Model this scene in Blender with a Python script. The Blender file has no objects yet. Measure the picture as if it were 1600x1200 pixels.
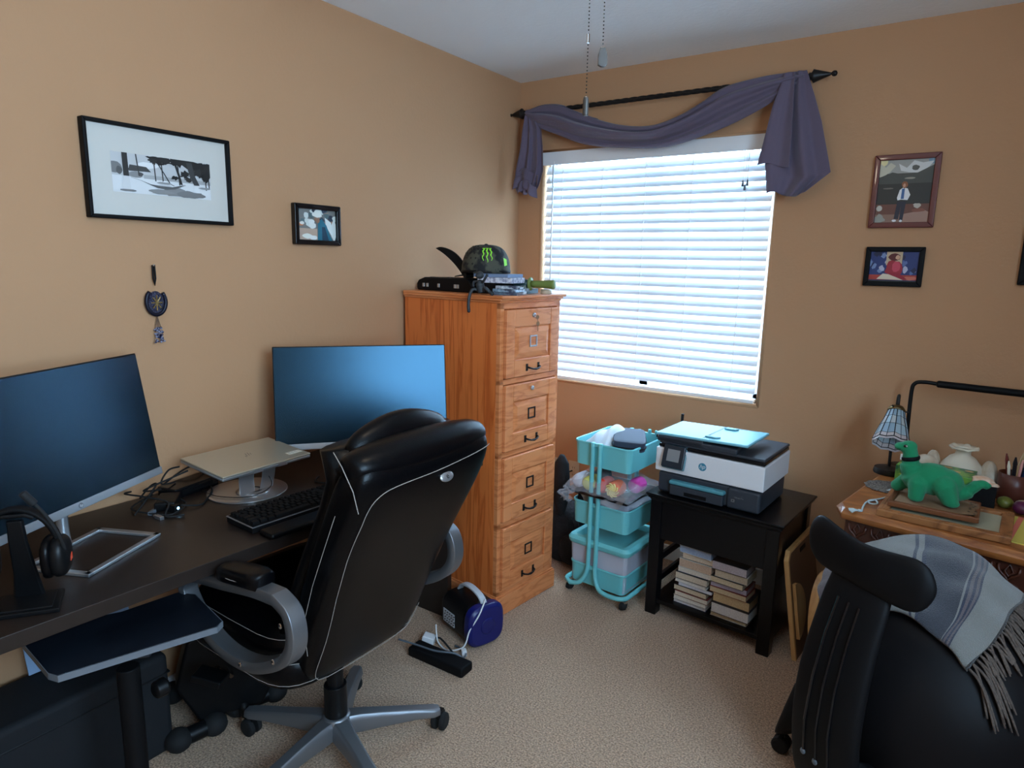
import bpy, bmesh, math, random
from mathutils import Vector, Matrix, Euler
random.seed(7)
PI = math.pi
scene = bpy.context.scene
COL = scene.collection
def S(r, g, b):
    f = lambda c: (c/255/12.92) if c/255 <= .04045 else ((c/255+.055)/1.055)**2.4
    return (f(r), f(g), f(b), 1)

# ---------------------------------------------------------------- camera
cam_d = bpy.data.cameras.new('camera'); cam_o = bpy.data.objects.new('camera', cam_d); COL.objects.link(cam_o)
CAM = Vector((2.1048, -3.1112, 1.5))
R0 = Vector((.82367, .56674, .01946)); D0 = Vector((.11905, -.13927, -.98307)); F0 = Vector((-.55444, .81204, -.18218))
m = Matrix((R0, -D0, -F0)).transposed().to_4x4(); m.translation = CAM
cam_o.matrix_world = m
cam_d.sensor_width = 36; cam_d.lens = 1029.52/1600*36; cam_d.clip_start = .05
scene.camera = cam_o
# ---------------------------------------------------------------- sky, daylight, exposure
w = bpy.data.worlds.new('sky'); scene.world = w; w.use_nodes = True
bg = w.node_tree.nodes['Background']; bg.inputs[0].default_value = (.47, .73, 1.0, 1); bg.inputs[1].default_value = SKY_STRENGTH = 26.0
scene.view_settings.view_transform = 'Standard'; scene.view_settings.look = 'None'
scene.view_settings.exposure = 0.10; scene.view_settings.gamma = 1
def area(name, loc, rot, sx, sy, power, color, portal=False):
    d = bpy.data.lights.new(name, 'AREA'); d.shape = 'RECTANGLE'; d.size = sx; d.size_y = sy; d.energy = power; d.color = color
    if portal: d.cycles.is_portal = True
    o = bpy.data.objects.new(name, d); COL.objects.link(o); o.location = loc; o.rotation_euler = rot; return o
area('daylight_portal_window', (.755, .13, 1.47), (-PI/2, 0, 0), 1.2, 1.2, 1, (1, 1, 1), True)
area('fill_window_portal', (3.18, -2.9, 1.72), (0, PI/2, 0), 1.2, 1.4, 1, (1, 1, 1), True)  # portal at the added side window

# ---------------------------------------------------------------- materials
def mat(name, col, rough=.5, metal=0, noise=None, bump=None, coat=0, spec=.5, transl=0, alpha=1, emit=None, trans=0, ior=1.45, attr=None, wood=None, sheen=0, tint=None):
    """noise=(scale, colour2, contrast) ; bump=(scale, strength, dist) ; wood=(axis stretch vec, colour2)"""
    mt = bpy.data.materials.new(name); mt.use_nodes = True; nt = mt.node_tree; N = nt.nodes; L = nt.links
    b = N['Principled BSDF']; out = N['Material Output']
    b.inputs['Base Color'].default_value = col; b.inputs['Roughness'].default_value = rough; b.inputs['Metallic'].default_value = metal
    b.inputs['Coat Weight'].default_value = coat; b.inputs['Specular IOR Level'].default_value = spec; b.inputs['IOR'].default_value = ior
    b.inputs['Transmission Weight'].default_value = trans; b.inputs['Alpha'].default_value = alpha
    if tint: b.inputs['Specular Tint'].default_value = tint
    if sheen: b.inputs['Sheen Weight'].default_value = sheen
    tc = N.new('ShaderNodeTexCoord')
    if noise:
        n = N.new('ShaderNodeTexNoise'); n.inputs['Scale'].default_value = noise[0]; n.inputs['Detail'].default_value = 4
        r = N.new('ShaderNodeValToRGB'); k = noise[2] if len(noise) > 2 else .2
        r.color_ramp.elements[0].position = .5-k; r.color_ramp.elements[1].position = .5+k
        r.color_ramp.elements[0].color = col; r.color_ramp.elements[1].color = noise[1]
        L.new(tc.outputs['Object'], n.inputs['Vector']); L.new(n.outputs['Fac'], r.inputs['Fac']); L.new(r.outputs['Color'], b.inputs['Base Color'])
    if wood:
        mp = N.new('ShaderNodeMapping'); mp.inputs['Scale'].default_value = wood[0]
        n = N.new('ShaderNodeTexNoise'); n.inputs['Scale'].default_value = 1; n.inputs['Detail'].default_value = 6; n.inputs['Distortion'].default_value = .6
        wv = N.new('ShaderNodeMath'); wv.operation = 'MULTIPLY'; wv.inputs[1].default_value = 9
        fr = N.new('ShaderNodeMath'); fr.operation = 'PINGPONG'; fr.inputs[1].default_value = 1
        r = N.new('ShaderNodeValToRGB'); r.color_ramp.elements[0].color = col; r.color_ramp.elements[1].color = wood[1]
        r.color_ramp.elements[0].position = .35; r.color_ramp.elements[1].position = 1
        L.new(tc.outputs['Object'], mp.inputs['Vector']); L.new(mp.outputs[0], n.inputs['Vector']); L.new(n.outputs['Fac'], wv.inputs[0]); L.new(wv.outputs[0], fr.inputs[0])
        L.new(fr.outputs[0], r.inputs['Fac']); L.new(r.outputs['Color'], b.inputs['Base Color'])
    if attr:
        a = N.new('ShaderNodeVertexColor'); a.layer_name = attr; L.new(a.outputs['Color'], b.inputs['Base Color'])
    if bump:
        n = N.new('ShaderNodeTexNoise'); n.inputs['Scale'].default_value = bump[0]; n.inputs['Detail'].default_value = 3
        bp = N.new('ShaderNodeBump'); bp.inputs['Strength'].default_value = bump[1]; bp.inputs['Distance'].default_value = bump[2]
        L.new(tc.outputs['Object'], n.inputs['Vector']); L.new(n.outputs['Fac'], bp.inputs['Height']); L.new(bp.outputs['Normal'], b.inputs['Normal'])
    if transl:
        t = N.new('ShaderNodeBsdfTranslucent'); t.inputs['Color'].default_value = col; mx = N.new('ShaderNodeMixShader'); mx.inputs[0].default_value = transl
        L.new(b.outputs[0], mx.inputs[1]); L.new(t.outputs[0], mx.inputs[2]); L.new(mx.outputs[0], out.inputs['Surface'])
    if emit:
        b.inputs['Emission Color'].default_value = emit[0]; b.inputs['Emission Strength'].default_value = emit[1]
    return mt
M_ = {}
M_['wall'] = mat('painted_wall', S(187, 143, 106), .75, bump=(70, .25, .003), spec=.3)
M_['ceiling'] = mat('ceiling_paint', S(238, 240, 240), .8, bump=(60, .3, .004), spec=.2)
M_['carpet'] = mat('carpet', S(140, 106, 80), .95, noise=(170, S(222, 184, 150), .15), bump=(230, 1.0, .009), spec=.1, sheen=.3)
M_['black'] = mat('black_plastic', S(11, 12, 14), .42, spec=.3)
M_['matte'] = mat('matte_black', S(12, 12, 14), .6, spec=.2)
M_['rubber'] = mat('rubber', S(20, 20, 21), .8)
M_['gloss'] = mat('gloss_black', S(14, 14, 17), .18)
M_['silver'] = mat('silver_paint', S(190, 194, 198), .34, metal=.85)
M_['chair_silver'] = mat('chair_silver', S(128, 130, 134), .38, metal=.75)
M_['alu'] = mat('aluminium', S(205, 207, 210), .28, metal=.9)
M_['chrome'] = mat('chrome', S(215, 215, 215), .12, metal=1)
M_['brass'] = mat('aged_brass', S(112, 96, 66), .35, metal=.9)
M_['iron'] = mat('dark_iron', S(40, 38, 38), .45, metal=.6)
M_['leather'] = mat('black_leather', S(5, 5, 7), .32, bump=(260, .18, .0015), spec=.2)
M_['thread'] = mat('pale_thread', S(150, 140, 132), .7)
M_['white'] = mat('white_plastic', S(222, 222, 224), .4)
M_['vinyl'] = mat('white_vinyl', S(236, 238, 240), .35)
M_['slat'] = mat('blind_slat', S(232, 238, 244), .4, transl=.02)
M_['oak'] = mat('oak', S(228, 124, 60), .42, wood=((22, 22, 1.3), S(198, 94, 40)), coat=.15)
M_['oak_h'] = mat('oak_front', S(226, 142, 88), .42, wood=((2, 4, 22), S(204, 116, 64)), coat=.15)
M_['oak_d'] = mat('oak_groove', S(140, 70, 34), .5)
M_['desk'] = mat('desk_laminate', S(34, 26, 22), .36, noise=(30, S(40, 31, 27), .3), bump=(120, .05, .001))
M_['dwood'] = mat('dresser_wood', S(158, 96, 48), .33, wood=((3, 8, 8), S(122, 66, 30)), coat=.3)
M_['dcarve'] = mat('dresser_carving', S(84, 40, 24), .4, noise=(18, S(60, 27, 17), .3), coat=.2)
M_['pine'] = mat('pine', S(206, 160, 104), .5, wood=((6, 6, 1), S(184, 134, 80)))
M_['brownboard'] = mat('brown_board', S(110, 78, 54), .6)
M_['teal'] = mat('teal_enamel', S(112, 196, 200), .4)
M_['clear'] = mat('clear_plastic', S(225, 228, 240), .18, alpha=.38)
M_['bag'] = mat('clear_bag', S(230, 232, 240), .12, alpha=.13)
M_['stuffing'] = mat('pale_cloth', S(196, 190, 200), .9, noise=(14, S(150, 146, 162), .2))
M_['scarf'] = mat('scarf_voile', S(112, 100, 120), .85, transl=.25, bump=(400, .2, .001), sheen=.3)
M_['paper'] = mat('paper', S(208, 204, 196), .8)
M_['art'] = mat('print_ink', (1, 1, 1, 1), .45, attr='Col')
M_['glass'] = mat('window_glass', (1, 1, 1, 1), .02, alpha=.12)
M_['screen'] = mat('monitor_screen', S(4, 6, 10), .27, spec=.9, tint=(.30, .68, 1, 1))
M_['lapgold'] = mat('laptop_lid', S(200, 190, 168), .34, metal=.55)
M_['grey'] = mat('grey_plastic', S(90, 98, 106), .45)
M_['slate'] = mat('slate_plastic', S(48, 54, 62), .45)
M_['lid_sheen'] = mat('lid_sheen_blue', S(124, 190, 206), .38)  # window reflection on the printer lid, painted as base colour
M_['navy'] = mat('navy_plastic', S(20, 26, 92), .35)
M_['dino'] = mat('green_plush', S(22, 128, 84), .95, bump=(500, .5, .003), sheen=.15)
M_['shell'] = mat('sea_shell', S(206, 196, 178), .5, noise=(20, S(170, 140, 110), .25), bump=(60, .4, .004))
M_['shell2'] = mat('orange_shell', S(206, 150, 110), .5, noise=(40, S(220, 200, 180), .2), bump=(80, .6, .005))
M_['led'] = mat('blue_led', S(120, 190, 255), .4, emit=((.35, .7, 1, 1), 6))
M_['bulb'] = mat('fill_lamp_bowl', S(255, 244, 225), .5, emit=((1, .82, .58, 1), 3.0))
M_['cork'] = mat('brown_ceramic', S(86, 44, 34), .35)
M_['led_lcd'] = mat('grey_display', S(128, 130, 132), .3)
def cmat(name, r, g, b, rough=.55, **k): 
    if name not in M_: M_[name] = mat(name, S(r, g, b), rough, **k)
    return M_[name]

# ---------------------------------------------------------------- mesh kit
class MB:
    def __init__(s): s.v = []; s.f = []; s.mi = []; s.col = {}; s.cur = 0; s.T = None
    def add(s, vs, fs, col=None):
        o = len(s.v)
        if s.T is not None: vs = [s.T @ Vector(v) for v in vs]
        s.v += [tuple(v) for v in vs]
        for f in fs:
            if col: s.col[len(s.f)] = col
            s.f.append(tuple(i+o for i in f)); s.mi.append(s.cur)
        return s
    def box(s, x0, x1, y0, y1, z0, z1, T=None, col=None):
        vs = [(x, y, z) for z in (z0, z1) for y in (y0, y1) for x in (x0, x1)]
        if T is not None: vs = [T @ Vector(v) for v in vs]
        return s.add(vs, [(0, 2, 3, 1), (4, 5, 7, 6), (0, 1, 5, 4), (2, 6, 7, 3), (0, 4, 6, 2), (1, 3, 7, 5)], col)
    def tube(s, pts, r, seg=10, closed=False, flat=1.0):
        pts = [Vector(p) for p in pts]; n = len(pts); rr = r if isinstance(r, (list, tuple)) else [r]*n
        vs = []; up = None
        for i, p in enumerate(pts):
            a = pts[(i-1) % n] if closed or i > 0 else p; b = pts[(i+1) % n] if closed or i < n-1 else p
            t = (b-a)
            if t.length < 1e-9: t = Vector((0, 0, 1))
            t.normalize()
            if up is None: up = Vector((0, 0, 1)) if abs(t.z) < .9 else Vector((1, 0, 0))
            x = t.cross(up)
            if x.length < 1e-6: x = t.orthogonal()
            x.normalize(); y = x.cross(t).normalized(); up = y
            for k in range(seg):
                an = 2*PI*k/seg; vs.append(p + x*math.cos(an)*rr[i] + y*math.sin(an)*rr[i]*flat)
        fs = []
        for i in range(n if closed else n-1):
            j = (i+1) % n
            for k in range(seg): fs.append((i*seg+k, i*seg+(k+1) % seg, j*seg+(k+1) % seg, j*seg+k))
        if not closed: fs.append(tuple(range(seg))[::-1]); fs.append(tuple((n-1)*seg+k for k in range(seg)))
        return s.add(vs, fs)
    def cyl(s, p0, p1, r0, r1=None, seg=20):
        return s.tube([p0, p1], [r0, r0 if r1 is None else r1], seg)
    def lathe(s, prof, c=(0, 0, 0), seg=28, T=None, cap=True, wob=None):
        vs = []
        for (r, z) in prof:
            for k in range(seg):
                a = 2*PI*k/seg; q = wob(a, z) if wob else 1
                vs.append(Vector((r*q*math.cos(a), r*q*math.sin(a), z)))
        vs = [(T @ v if T is not None else v) + Vector(c) for v in vs]
        n = len(prof); fs = [(i*seg+k, i*seg+(k+1) % seg, (i+1)*seg+(k+1) % seg, (i+1)*seg+k) for i in range(n-1) for k in range(seg)]
        if cap: fs.append(tuple(range(seg))[::-1]); fs.append(tuple((n-1)*seg+k for k in range(seg)))
        return s.add(vs, fs)
    def ell(s, c, rx, ry, rz, seg=20, rings=12, T=None, p=1.0):
        vs = []; sg = lambda x, e: math.copysign(abs(x)**e, x)
        for i in range(1, rings):
            a = -PI/2+PI*i/rings
            for k in range(seg):
                b = 2*PI*k/seg; vs.append(Vector((rx*sg(math.cos(a), p)*sg(math.cos(b), p), ry*sg(math.cos(a), p)*sg(math.sin(b), p), rz*sg(math.sin(a), p))))
        vs += [Vector((0, 0, -rz)), Vector((0, 0, rz))]
        vs = [(T @ v if T is not None else v)+Vector(c) for v in vs]
        fs = [(i*seg+k, i*seg+(k+1) % seg, (i+1)*seg+(k+1) % seg, (i+1)*seg+k) for i in range(rings-2) for k in range(seg)]
        b0 = (rings-1)*seg
        fs += [(b0, (k+1) % seg, k) for k in range(seg)] + [(b0+1, (rings-2)*seg+k, (rings-2)*seg+(k+1) % seg) for k in range(seg)]
        return s.add(vs, fs)
    def prism(s, poly, z0, z1, T=None, col=None):
        n = len(poly); vs = [Vector((x, y, z)) for z in (z0, z1) for x, y in poly]
        if T is not None: vs = [T @ v for v in vs]
        return s.add(vs, [tuple(range(n))[::-1], tuple(range(n, 2*n))]+[(i, (i+1) % n, n+(i+1) % n, n+i) for i in range(n)], col)
    def poly(s, pts, col=None): return s.add(pts, [tuple(range(len(pts)))], col)
    def grid(s, fn, nu, nv, closeu=False):
        vs = [fn(i/nu if closeu else i/(nu-1), j/(nv-1)) for i in range(nu) for j in range(nv)]
        fs = [(i*nv+j, ((i+1) % nu)*nv+j, ((i+1) % nu)*nv+j+1, i*nv+j+1) for i in range(nu if closeu else nu-1) for j in range(nv-1)]
        return s.add(vs, fs)
    def loft(s, rings, cap=True):
        n = len(rings[0]); vs = [v for r in rings for v in r]; m_ = len(rings)
        fs = [(i*n+k, i*n+(k+1) % n, (i+1)*n+(k+1) % n, (i+1)*n+k) for i in range(m_-1) for k in range(n)]
        if cap: fs.append(tuple(range(n))[::-1]); fs.append(tuple((m_-1)*n+k for k in range(n)))
        return s.add(vs, fs)
    def band(s, path, wd, w, t, closed=False):
        """rectangular section swept along path; wd = width direction"""
        pts = [Vector(p) for p in path]; n = len(pts); wd = Vector(wd).normalized(); rings = []
        for i, p in enumerate(pts):
            a = pts[(i-1) % n] if closed or i > 0 else p; b = pts[(i+1) % n] if closed or i < n-1 else p
            nn = (b-a).normalized().cross(wd).normalized()
            ww = w[i] if isinstance(w, list) else w; tt = t[i] if isinstance(t, list) else t
            c_ = .3
            rings.append([p+wd*ww/2*x+nn*tt/2*y for x, y in ((-1, -c_), (-1+.15, -1), (1-.15, -1), (1, -c_), (1, c_), (1-.15, 1), (-1+.15, 1), (-1, c_))])
        if closed: rings.append(rings[0])
        return s.loft(rings, not closed)
def link(o, parent=None, loc=None, rot=None):
    COL.objects.link(o)
    if parent: o.parent = parent
    if loc is not None: o.location = loc
    if rot is not None: o.rotation_euler = rot
    return o
def ob(name, mb, mats, parent=None, bevel=0, smooth=False, sub=0, solid=0, seg=2, loc=None, rot=None, tag=None):
    me = bpy.data.meshes.new(name); me.from_pydata(mb.v, [], mb.f)
    if not isinstance(mats, (list, tuple)): mats = [mats]
    for x in mats: me.materials.append(M_[x] if isinstance(x, str) else x)
    for p, mi in zip(me.polygons, mb.mi): p.material_index = mi; p.use_smooth = smooth
    if mb.col:
        ca = me.color_attributes.new('Col', 'FLOAT_COLOR', 'CORNER')
        for i, p in enumerate(me.polygons):
            c = mb.col.get(i, (.5, .5, .5, 1))
            for li in p.loop_indices: ca.data[li].color = c
    me.update()
    bm = bmesh.new(); bm.from_mesh(me)
    if not mb.col: bmesh.ops.recalc_face_normals(bm, faces=bm.faces)
    bm.to_mesh(me); bm.free()
    o = bpy.data.objects.new(name, me); link(o, parent, loc, rot)
    if solid: q = o.modifiers.new('s', 'SOLIDIFY'); q.thickness = solid; q.offset = 0
    if bevel: q = o.modifiers.new('b', 'BEVEL'); q.width = bevel; q.segments = seg; q.limit_method = 'ANGLE'; q.angle_limit = .6
    if sub: q = o.modifiers.new('u', 'SUBSURF'); q.levels = sub; q.render_levels = sub
    if bevel or smooth:
        for p in me.polygons: p.use_smooth = True
        if not sub and not smooth: q = o.modifiers.new('wn', 'WEIGHTED_NORMAL'); q.keep_sharp = True
    if tag: label(o, *tag)
    return o
def label(o, lab, cat, group=None):
    o['label'] = lab; o['category'] = cat
    if group: o['group'] = group
    return o
def thing(name, lab, cat, loc=(0, 0, 0), rz=0, group=None):
    o = bpy.data.objects.new(name, None); o.empty_display_size = .05; link(o, None, loc, (0, 0, rz)); return label(o, lab, cat, group)
def struct(o): o['kind'] = 'structure'; return o
def text(name, body, size, T, m_, parent, depth=.0006, bold=False, shear=0):
    c = bpy.data.curves.new(name, 'FONT'); c.body = body; c.size = size; c.align_x = 'CENTER'; c.align_y = 'CENTER'; c.extrude = depth; c.shear = shear
    if bold: c.offset = size*.012
    t = bpy.data.objects.new(name, c); COL.objects.link(t); bpy.context.view_layer.update()
    me = bpy.data.meshes.new_from_object(t); bpy.data.objects.remove(t)
    me.transform(T); me.materials.clear(); me.materials.append(M_[m_] if isinstance(m_, str) else m_)
    o = bpy.data.objects.new(name, me); link(o, parent); return o
def catmull(P, n):
    P = [Vector(p) for p in P]; out = []
    for i in range(len(P)-1):
        a, b, c, d = P[max(i-1, 0)], P[i], P[i+1], P[min(i+2, len(P)-1)]
        for k in range(n):
            t = k/n; out.append(.5*((2*b)+(c-a)*t+(2*a-5*b+4*c-d)*t*t+(3*b-a-3*c+d)*t**3))
    out.append(P[-1]); return out
def RT(rx=0, ry=0, rz=0, loc=(0, 0, 0)): return Matrix.Translation(loc) @ Euler((rx, ry, rz)).to_matrix().to_4x4()
def basis(o, x, y):
    x = Vector(x).normalized(); y = Vector(y); y = (y-x*y.dot(x)).normalized(); z = x.cross(y)
    mm = Matrix((x, y, z)).transposed().to_4x4(); mm.translation = Vector(o); return mm

# ================================================================= ROOM
RX, RY, RH = 3.05, -4.2, 2.44
struct(ob('floor', MB().box(-.12, RX+.12, RY-.12, .12, -.1, 0), 'carpet'))
struct(ob('ceiling', MB().box(-.12, RX+.12, RY-.12, .12, RH, RH+.1), 'ceiling'))
struct(ob('wall_left', MB().box(-.12, 0, RY-.12, .12, 0, RH), 'wall'))
struct(ob('wall_front', MB().box(0, RX, RY-.12, RY, 0, RH), 'wall'))
WX0, WX1, WZ0, WZ1 = .148, 1.362, .858, 2.08
def holed(x0, x1, z0, z1, hx0, hx1, hz0, hz1, y0, y1, sw=False):
    b = MB(); 
    for a in ((x0, hx0, z0, z1), (hx1, x1, z0, z1), (hx0, hx1, z0, hz0), (hx0, hx1, hz1, z1)):
        if sw: b.box(y0, y1, a[0], a[1], a[2], a[3])
        else: b.box(a[0], a[1], y0, y1, a[2], a[3])
    return b
struct(ob('wall_back', holed(0, RX, 0, RH, WX0, WX1, WZ0, WZ1, 0, .12), 'wall'))
struct(ob('wall_right', holed(RY, 0, 0, RH, -3.6, -2.2, 1.12, 2.32, RX, RX+.12, True), 'wall'))
# rounded plaster corner around the window opening
tr = MB()
for a, c in (((WX0, WZ0), (WX0, WZ1)), ((WX0, WZ1), (WX1, WZ1)), ((WX1, WZ1), (WX1, WZ0)), ((WX1, WZ0), (WX0, WZ0))):
    tr.tube([(a[0], .0105, a[1]), (c[0], .0105, c[1])], .012, 12)
struct(ob('trim_1', tr, 'wall', smooth=True))
struct(ob('baseboard_back', MB().box(0, RX, -.012, 0, 0, .08), 'vinyl', bevel=.003))
struct(ob('baseboard_left', MB().box(0, .012, RY, -.012, 0, .08), 'vinyl', bevel=.003))
wn = struct(bpy.data.objects.new('window_1', None)); link(wn)
fb = MB()
for a in ((WX0, WX0+.05, WZ0, WZ1), (WX1-.05, WX1, WZ0, WZ1), (WX0, WX1, WZ0, WZ0+.05), (WX0, WX1, WZ1-.05, WZ1), (.73, .78, WZ0, WZ1)): fb.box(a[0], a[1], .085, .118, a[2], a[3])
ob('window_frame', fb, 'vinyl', wn, bevel=.003)
ob('window_pane', MB().box(WX0+.04, WX1-.04, .1, .104, WZ0+.04, WZ1-.04), 'glass', wn)
wn2 = struct(bpy.data.objects.new('added_fill_window', None)); link(wn2)  # unseen second window, added for fill light and the monitor glow
fb = MB()
for a in ((-3.6, -3.55, 1.12, 2.32), (-2.25, -2.2, 1.12, 2.32), (-2.93, -2.87, 1.12, 2.32), (-3.6, -2.2, 1.12, 1.18), (-3.6, -2.2, 2.26, 2.32)): fb.box(RX+.085, RX+.118, a[0], a[1], a[2], a[3])
ob('window_frame', fb, 'vinyl', wn2, bevel=.003)
ob('window_pane', MB().box(RX+.1, RX+.104, -3.57, -2.23, 1.15, 2.29), 'glass', wn2)

# ================================================================= BLIND
bl = thing('window_blind', 'white two inch slat blind lowered and tilted almost shut in the window', 'blind', (0, 0, 0))
BX0, BX1 = .158, 1.335
ob('valance', MB().box(WX0+.004, WX1-.004, -.004, .012, 2.008, 2.073).box(WX0+.01, WX1-.01, .012, .06, 2.03, 2.073), 'vinyl', bl, bevel=.002)
sl = MB(); NS = 25; pitch = .0438; ztop = 1.985; tilt = math.radians(62)
for i in range(NS):
    z = ztop - i*pitch
    n = 5; dy, dz = math.cos(tilt), math.sin(tilt)
    top = []; 
    for k in range(n):
        u = k/(n-1)-.5; crown = .003*(1-4*u*u)
        yy = .042+u*.05*dy - crown*dz*1; zz = z+u*.05*dz + crown*dy
        top.append((yy, zz))
    for k in range(n-1):
        (y0, z0), (y1, z1) = top[k], top[k+1]; ox, oz = dz*.0013, dy*.0013
        sl.add([(BX0, y0, z0), (BX1, y0, z0), (BX1, y1, z1), (BX0, y1, z1), (BX0, y0+ox, z0-oz), (BX1, y0+ox, z0-oz), (BX1, y1+ox, z1-oz), (BX0, y1+ox, z1-oz)],
               [(0, 1, 2, 3), (7, 6, 5, 4), (0, 4, 5, 1), (2, 6, 7, 3), (1, 5, 6, 2), (0, 3, 7, 4)])
ob('slats', sl, 'slat', bl)
ob('bottom_rail', MB().box(BX0, BX1, .016, .066, .868, .886), 'vinyl', bl, bevel=.003)
for x in (.265, .50, .735, .97, 1.225):
    b = MB(); b.tube([(x, .017, .885), (x, .017, 2.02)], .0008, 5); b.tube([(x, .068, .885), (x, .068, 2.02)], .0008, 5)
    for i in range(NS): z = ztop-i*pitch-.004; b.tube([(x-.001, .0145, z-.022), (x+.004, .022, z-.002)], .0017, 5)
    b.box(x-.008, x+.008, .012, .07, .864, .8685)
    ob('ladder_cord', b, 'white', bl)
ob('tilt_wand', MB().tube([(.225, -.012, 2.0), (.228, -.016, 1.24)], .0042, 8).tube([(.225, .0, 2.03), (.225, -.012, 1.998)], .002, 6), 'vinyl', bl, smooth=True)
for x, z in ((1.214, 1.872), (1.224, 1.855), (1.234, 1.874)):
    c = ob('lift_cord', MB().tube([(x, -.006, 2.01), (x, -.008, z)], .0008, 5), 'white', bl)
    ob('tassel', MB().lathe([(.001, .018), (.004, .012), (.006, -.004), (.0055, -.01)], (x, -.008, z-.01), 10), 'grey', c, smooth=True)

# ================================================================= CURTAIN ROD AND SCARF
rod = thing('curtain_rod', 'dark iron twisted curtain rod with spear finials above the window', 'curtain rod', (0, -.085, 2.262))
rb = MB(); rings = []
for i in range(120):
    x = .09+i*(1.375/119); a = i*.42
    rings.append([(x, .0115*math.cos(a+k*PI/2+j)*1, .0115*math.sin(a+k*PI/2+j)) for k in range(4) for j in (0, .35)])
rb.loft(rings); ob('twisted_bar', rb, 'iron', rod, smooth=True)
for sx, x in ((-1, .09), (1, 1.465)):
    T = RT(0, sx*PI/2, 0)
    ob('finial', MB().lathe([(.012, 0), (.016, .004), (.014, .012), (.027, .02), (.024, .026), (.006, .082), (.005, .086), (.010, .091), (.0115, .098), (.009, .105), (.001, .108)], (x, 0, 0), 16, T), 'iron', rod, smooth=True)
    ob('bracket', MB().tube([(x-sx*.02, 0, 0), (x-sx*.02, .05, -.004), (x-sx*.02, .085, -.01)], .006, 8).box(x-sx*.02-.012, x-sx*.02+.012, .079, .084, -.045, .03), 'iron', rod)
sc = thing('window_scarf', 'violet grey sheer scarf swagged over the iron curtain rod', 'curtain scarf', (0, -.085, 2.262))
topc = [(.10, 2.268), (.20, 2.288), (.305, 2.277), (.375, 2.245), (.5, 2.195), (.65, 2.150), (.80, 2.135), (.93, 2.165), (1.03, 2.21), (1.13, 2.262), (1.28, 2.283), (1.40, 2.285), (1.455, 2.277)]
botc = [(.105, 2.245), (.17, 2.188), (.30, 2.135), (.43, 2.085), (.55, 2.060), (.68, 2.044), (.82, 2.033), (.93, 2.04), (1.05, 2.068), (1.17, 2.105), (1.29, 2.155), (1.38, 2.205), (1.435, 2.238)]
tc_ = catmull([(x, 0, z) for x, z in topc], 8); bc_ = catmull([(x, 0, z) for x, z in botc], 8)
def swag(u, v):
    i = u*(len(tc_)-1); k = min(int(i), len(tc_)-2); t = i-k
    a = tc_[k].lerp(tc_[k+1], t); b = bc_[k].lerp(bc_[k+1], t); p = a.lerp(b, v)
    mid = math.sin(PI*u); env = math.sin(PI*v)
    fold = .020*math.sin(v*13+u*3.5)+.010*math.sin(v*25+u*6+1)
    return (p.x, -.014-env*(.012+.03*mid)-fold*env*(.4+mid)+.004, p.z-2.262+.004*math.sin(v*15+u*6)*env)
b = MB().grid(swag, 97, 26)
b.grid(lambda u, v: (swag(u*.34, 0)[0]+.0, .014-.03*v+.0, swag(u*.34, 0)[2]+.004*math.sin(PI*v)) , 30, 6)
ob('swag', b, 'scarf', sc, smooth=True, solid=.0015)
def tail(name, keys, nf, amp):
    # keys: (z, x_left, x_right, depth)
    def fn(u, v):
        i = v*(len(keys)-1); k = min(int(i), len(keys)-2); t = i-k; t = t*t*(3-2*t)
        q = [keys[k][j]*(1-t)+keys[k+1][j]*t for j in range(4)]
        d = amp*(.25+.75*v)
        ph = u*nf*2*PI
        return (q[1]+(q[2]-q[1])*u+.006*math.sin(ph*1.0)*v, -.012-q[3]-d*math.sin(ph)-.4*d*math.sin(ph*1.7+1), q[0]-2.262+.012*v*math.sin(ph*.5+.6))
    return ob(name, MB().grid(fn, 70, 30), 'scarf', sc, smooth=True, solid=.0015)
tail('tail', [(2.275, .10, .135, .0), (2.18, .085, .20, .004), (2.08, .075, .215, .006), (1.97, .05, .222, .008), (1.90, .045, .20, .008), (1.86, .06, .175, .008)], 3, .014)
tail('tail', [(2.285, 1.385, 1.46, .004), (2.18, 1.35, 1.50, .008), (2.08, 1.33, 1.535, .012), (1.97, 1.325, 1.565, .016), (1.875, 1.34, 1.59, .02), (1.80, 1.35, 1.50, .022)], 2, .018)
tail('tail_overlay', [(2.28, 1.38, 1.42, .02), (2.15, 1.345, 1.425, .03), (2.0, 1.32, 1.43, .034), (1.915, 1.305, 1.43, .036)], 1.2, .01)
# ruffled cascades on the left tail
def ruf(z0, x0, x1, d):
    return MB().grid(lambda u, v: (x0+(x1-x0)*u, -.03-d-.016*math.sin(u*2*PI*1.6+z0*40)*(.3+v), z0-.055*v-2.262+.02*math.sin(u*PI*1.5)), 30, 8)
b = MB()
for z0, x0, x1, d in ((1.965, .06, .20, .0), (1.93, .055, .17, .006), (1.905, .085, .19, .010)): q = ruf(z0, x0, x1, d); b.add(q.v, q.f)
ob('ruffle', b, 'scarf', sc, smooth=True, solid=.0015)
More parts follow.
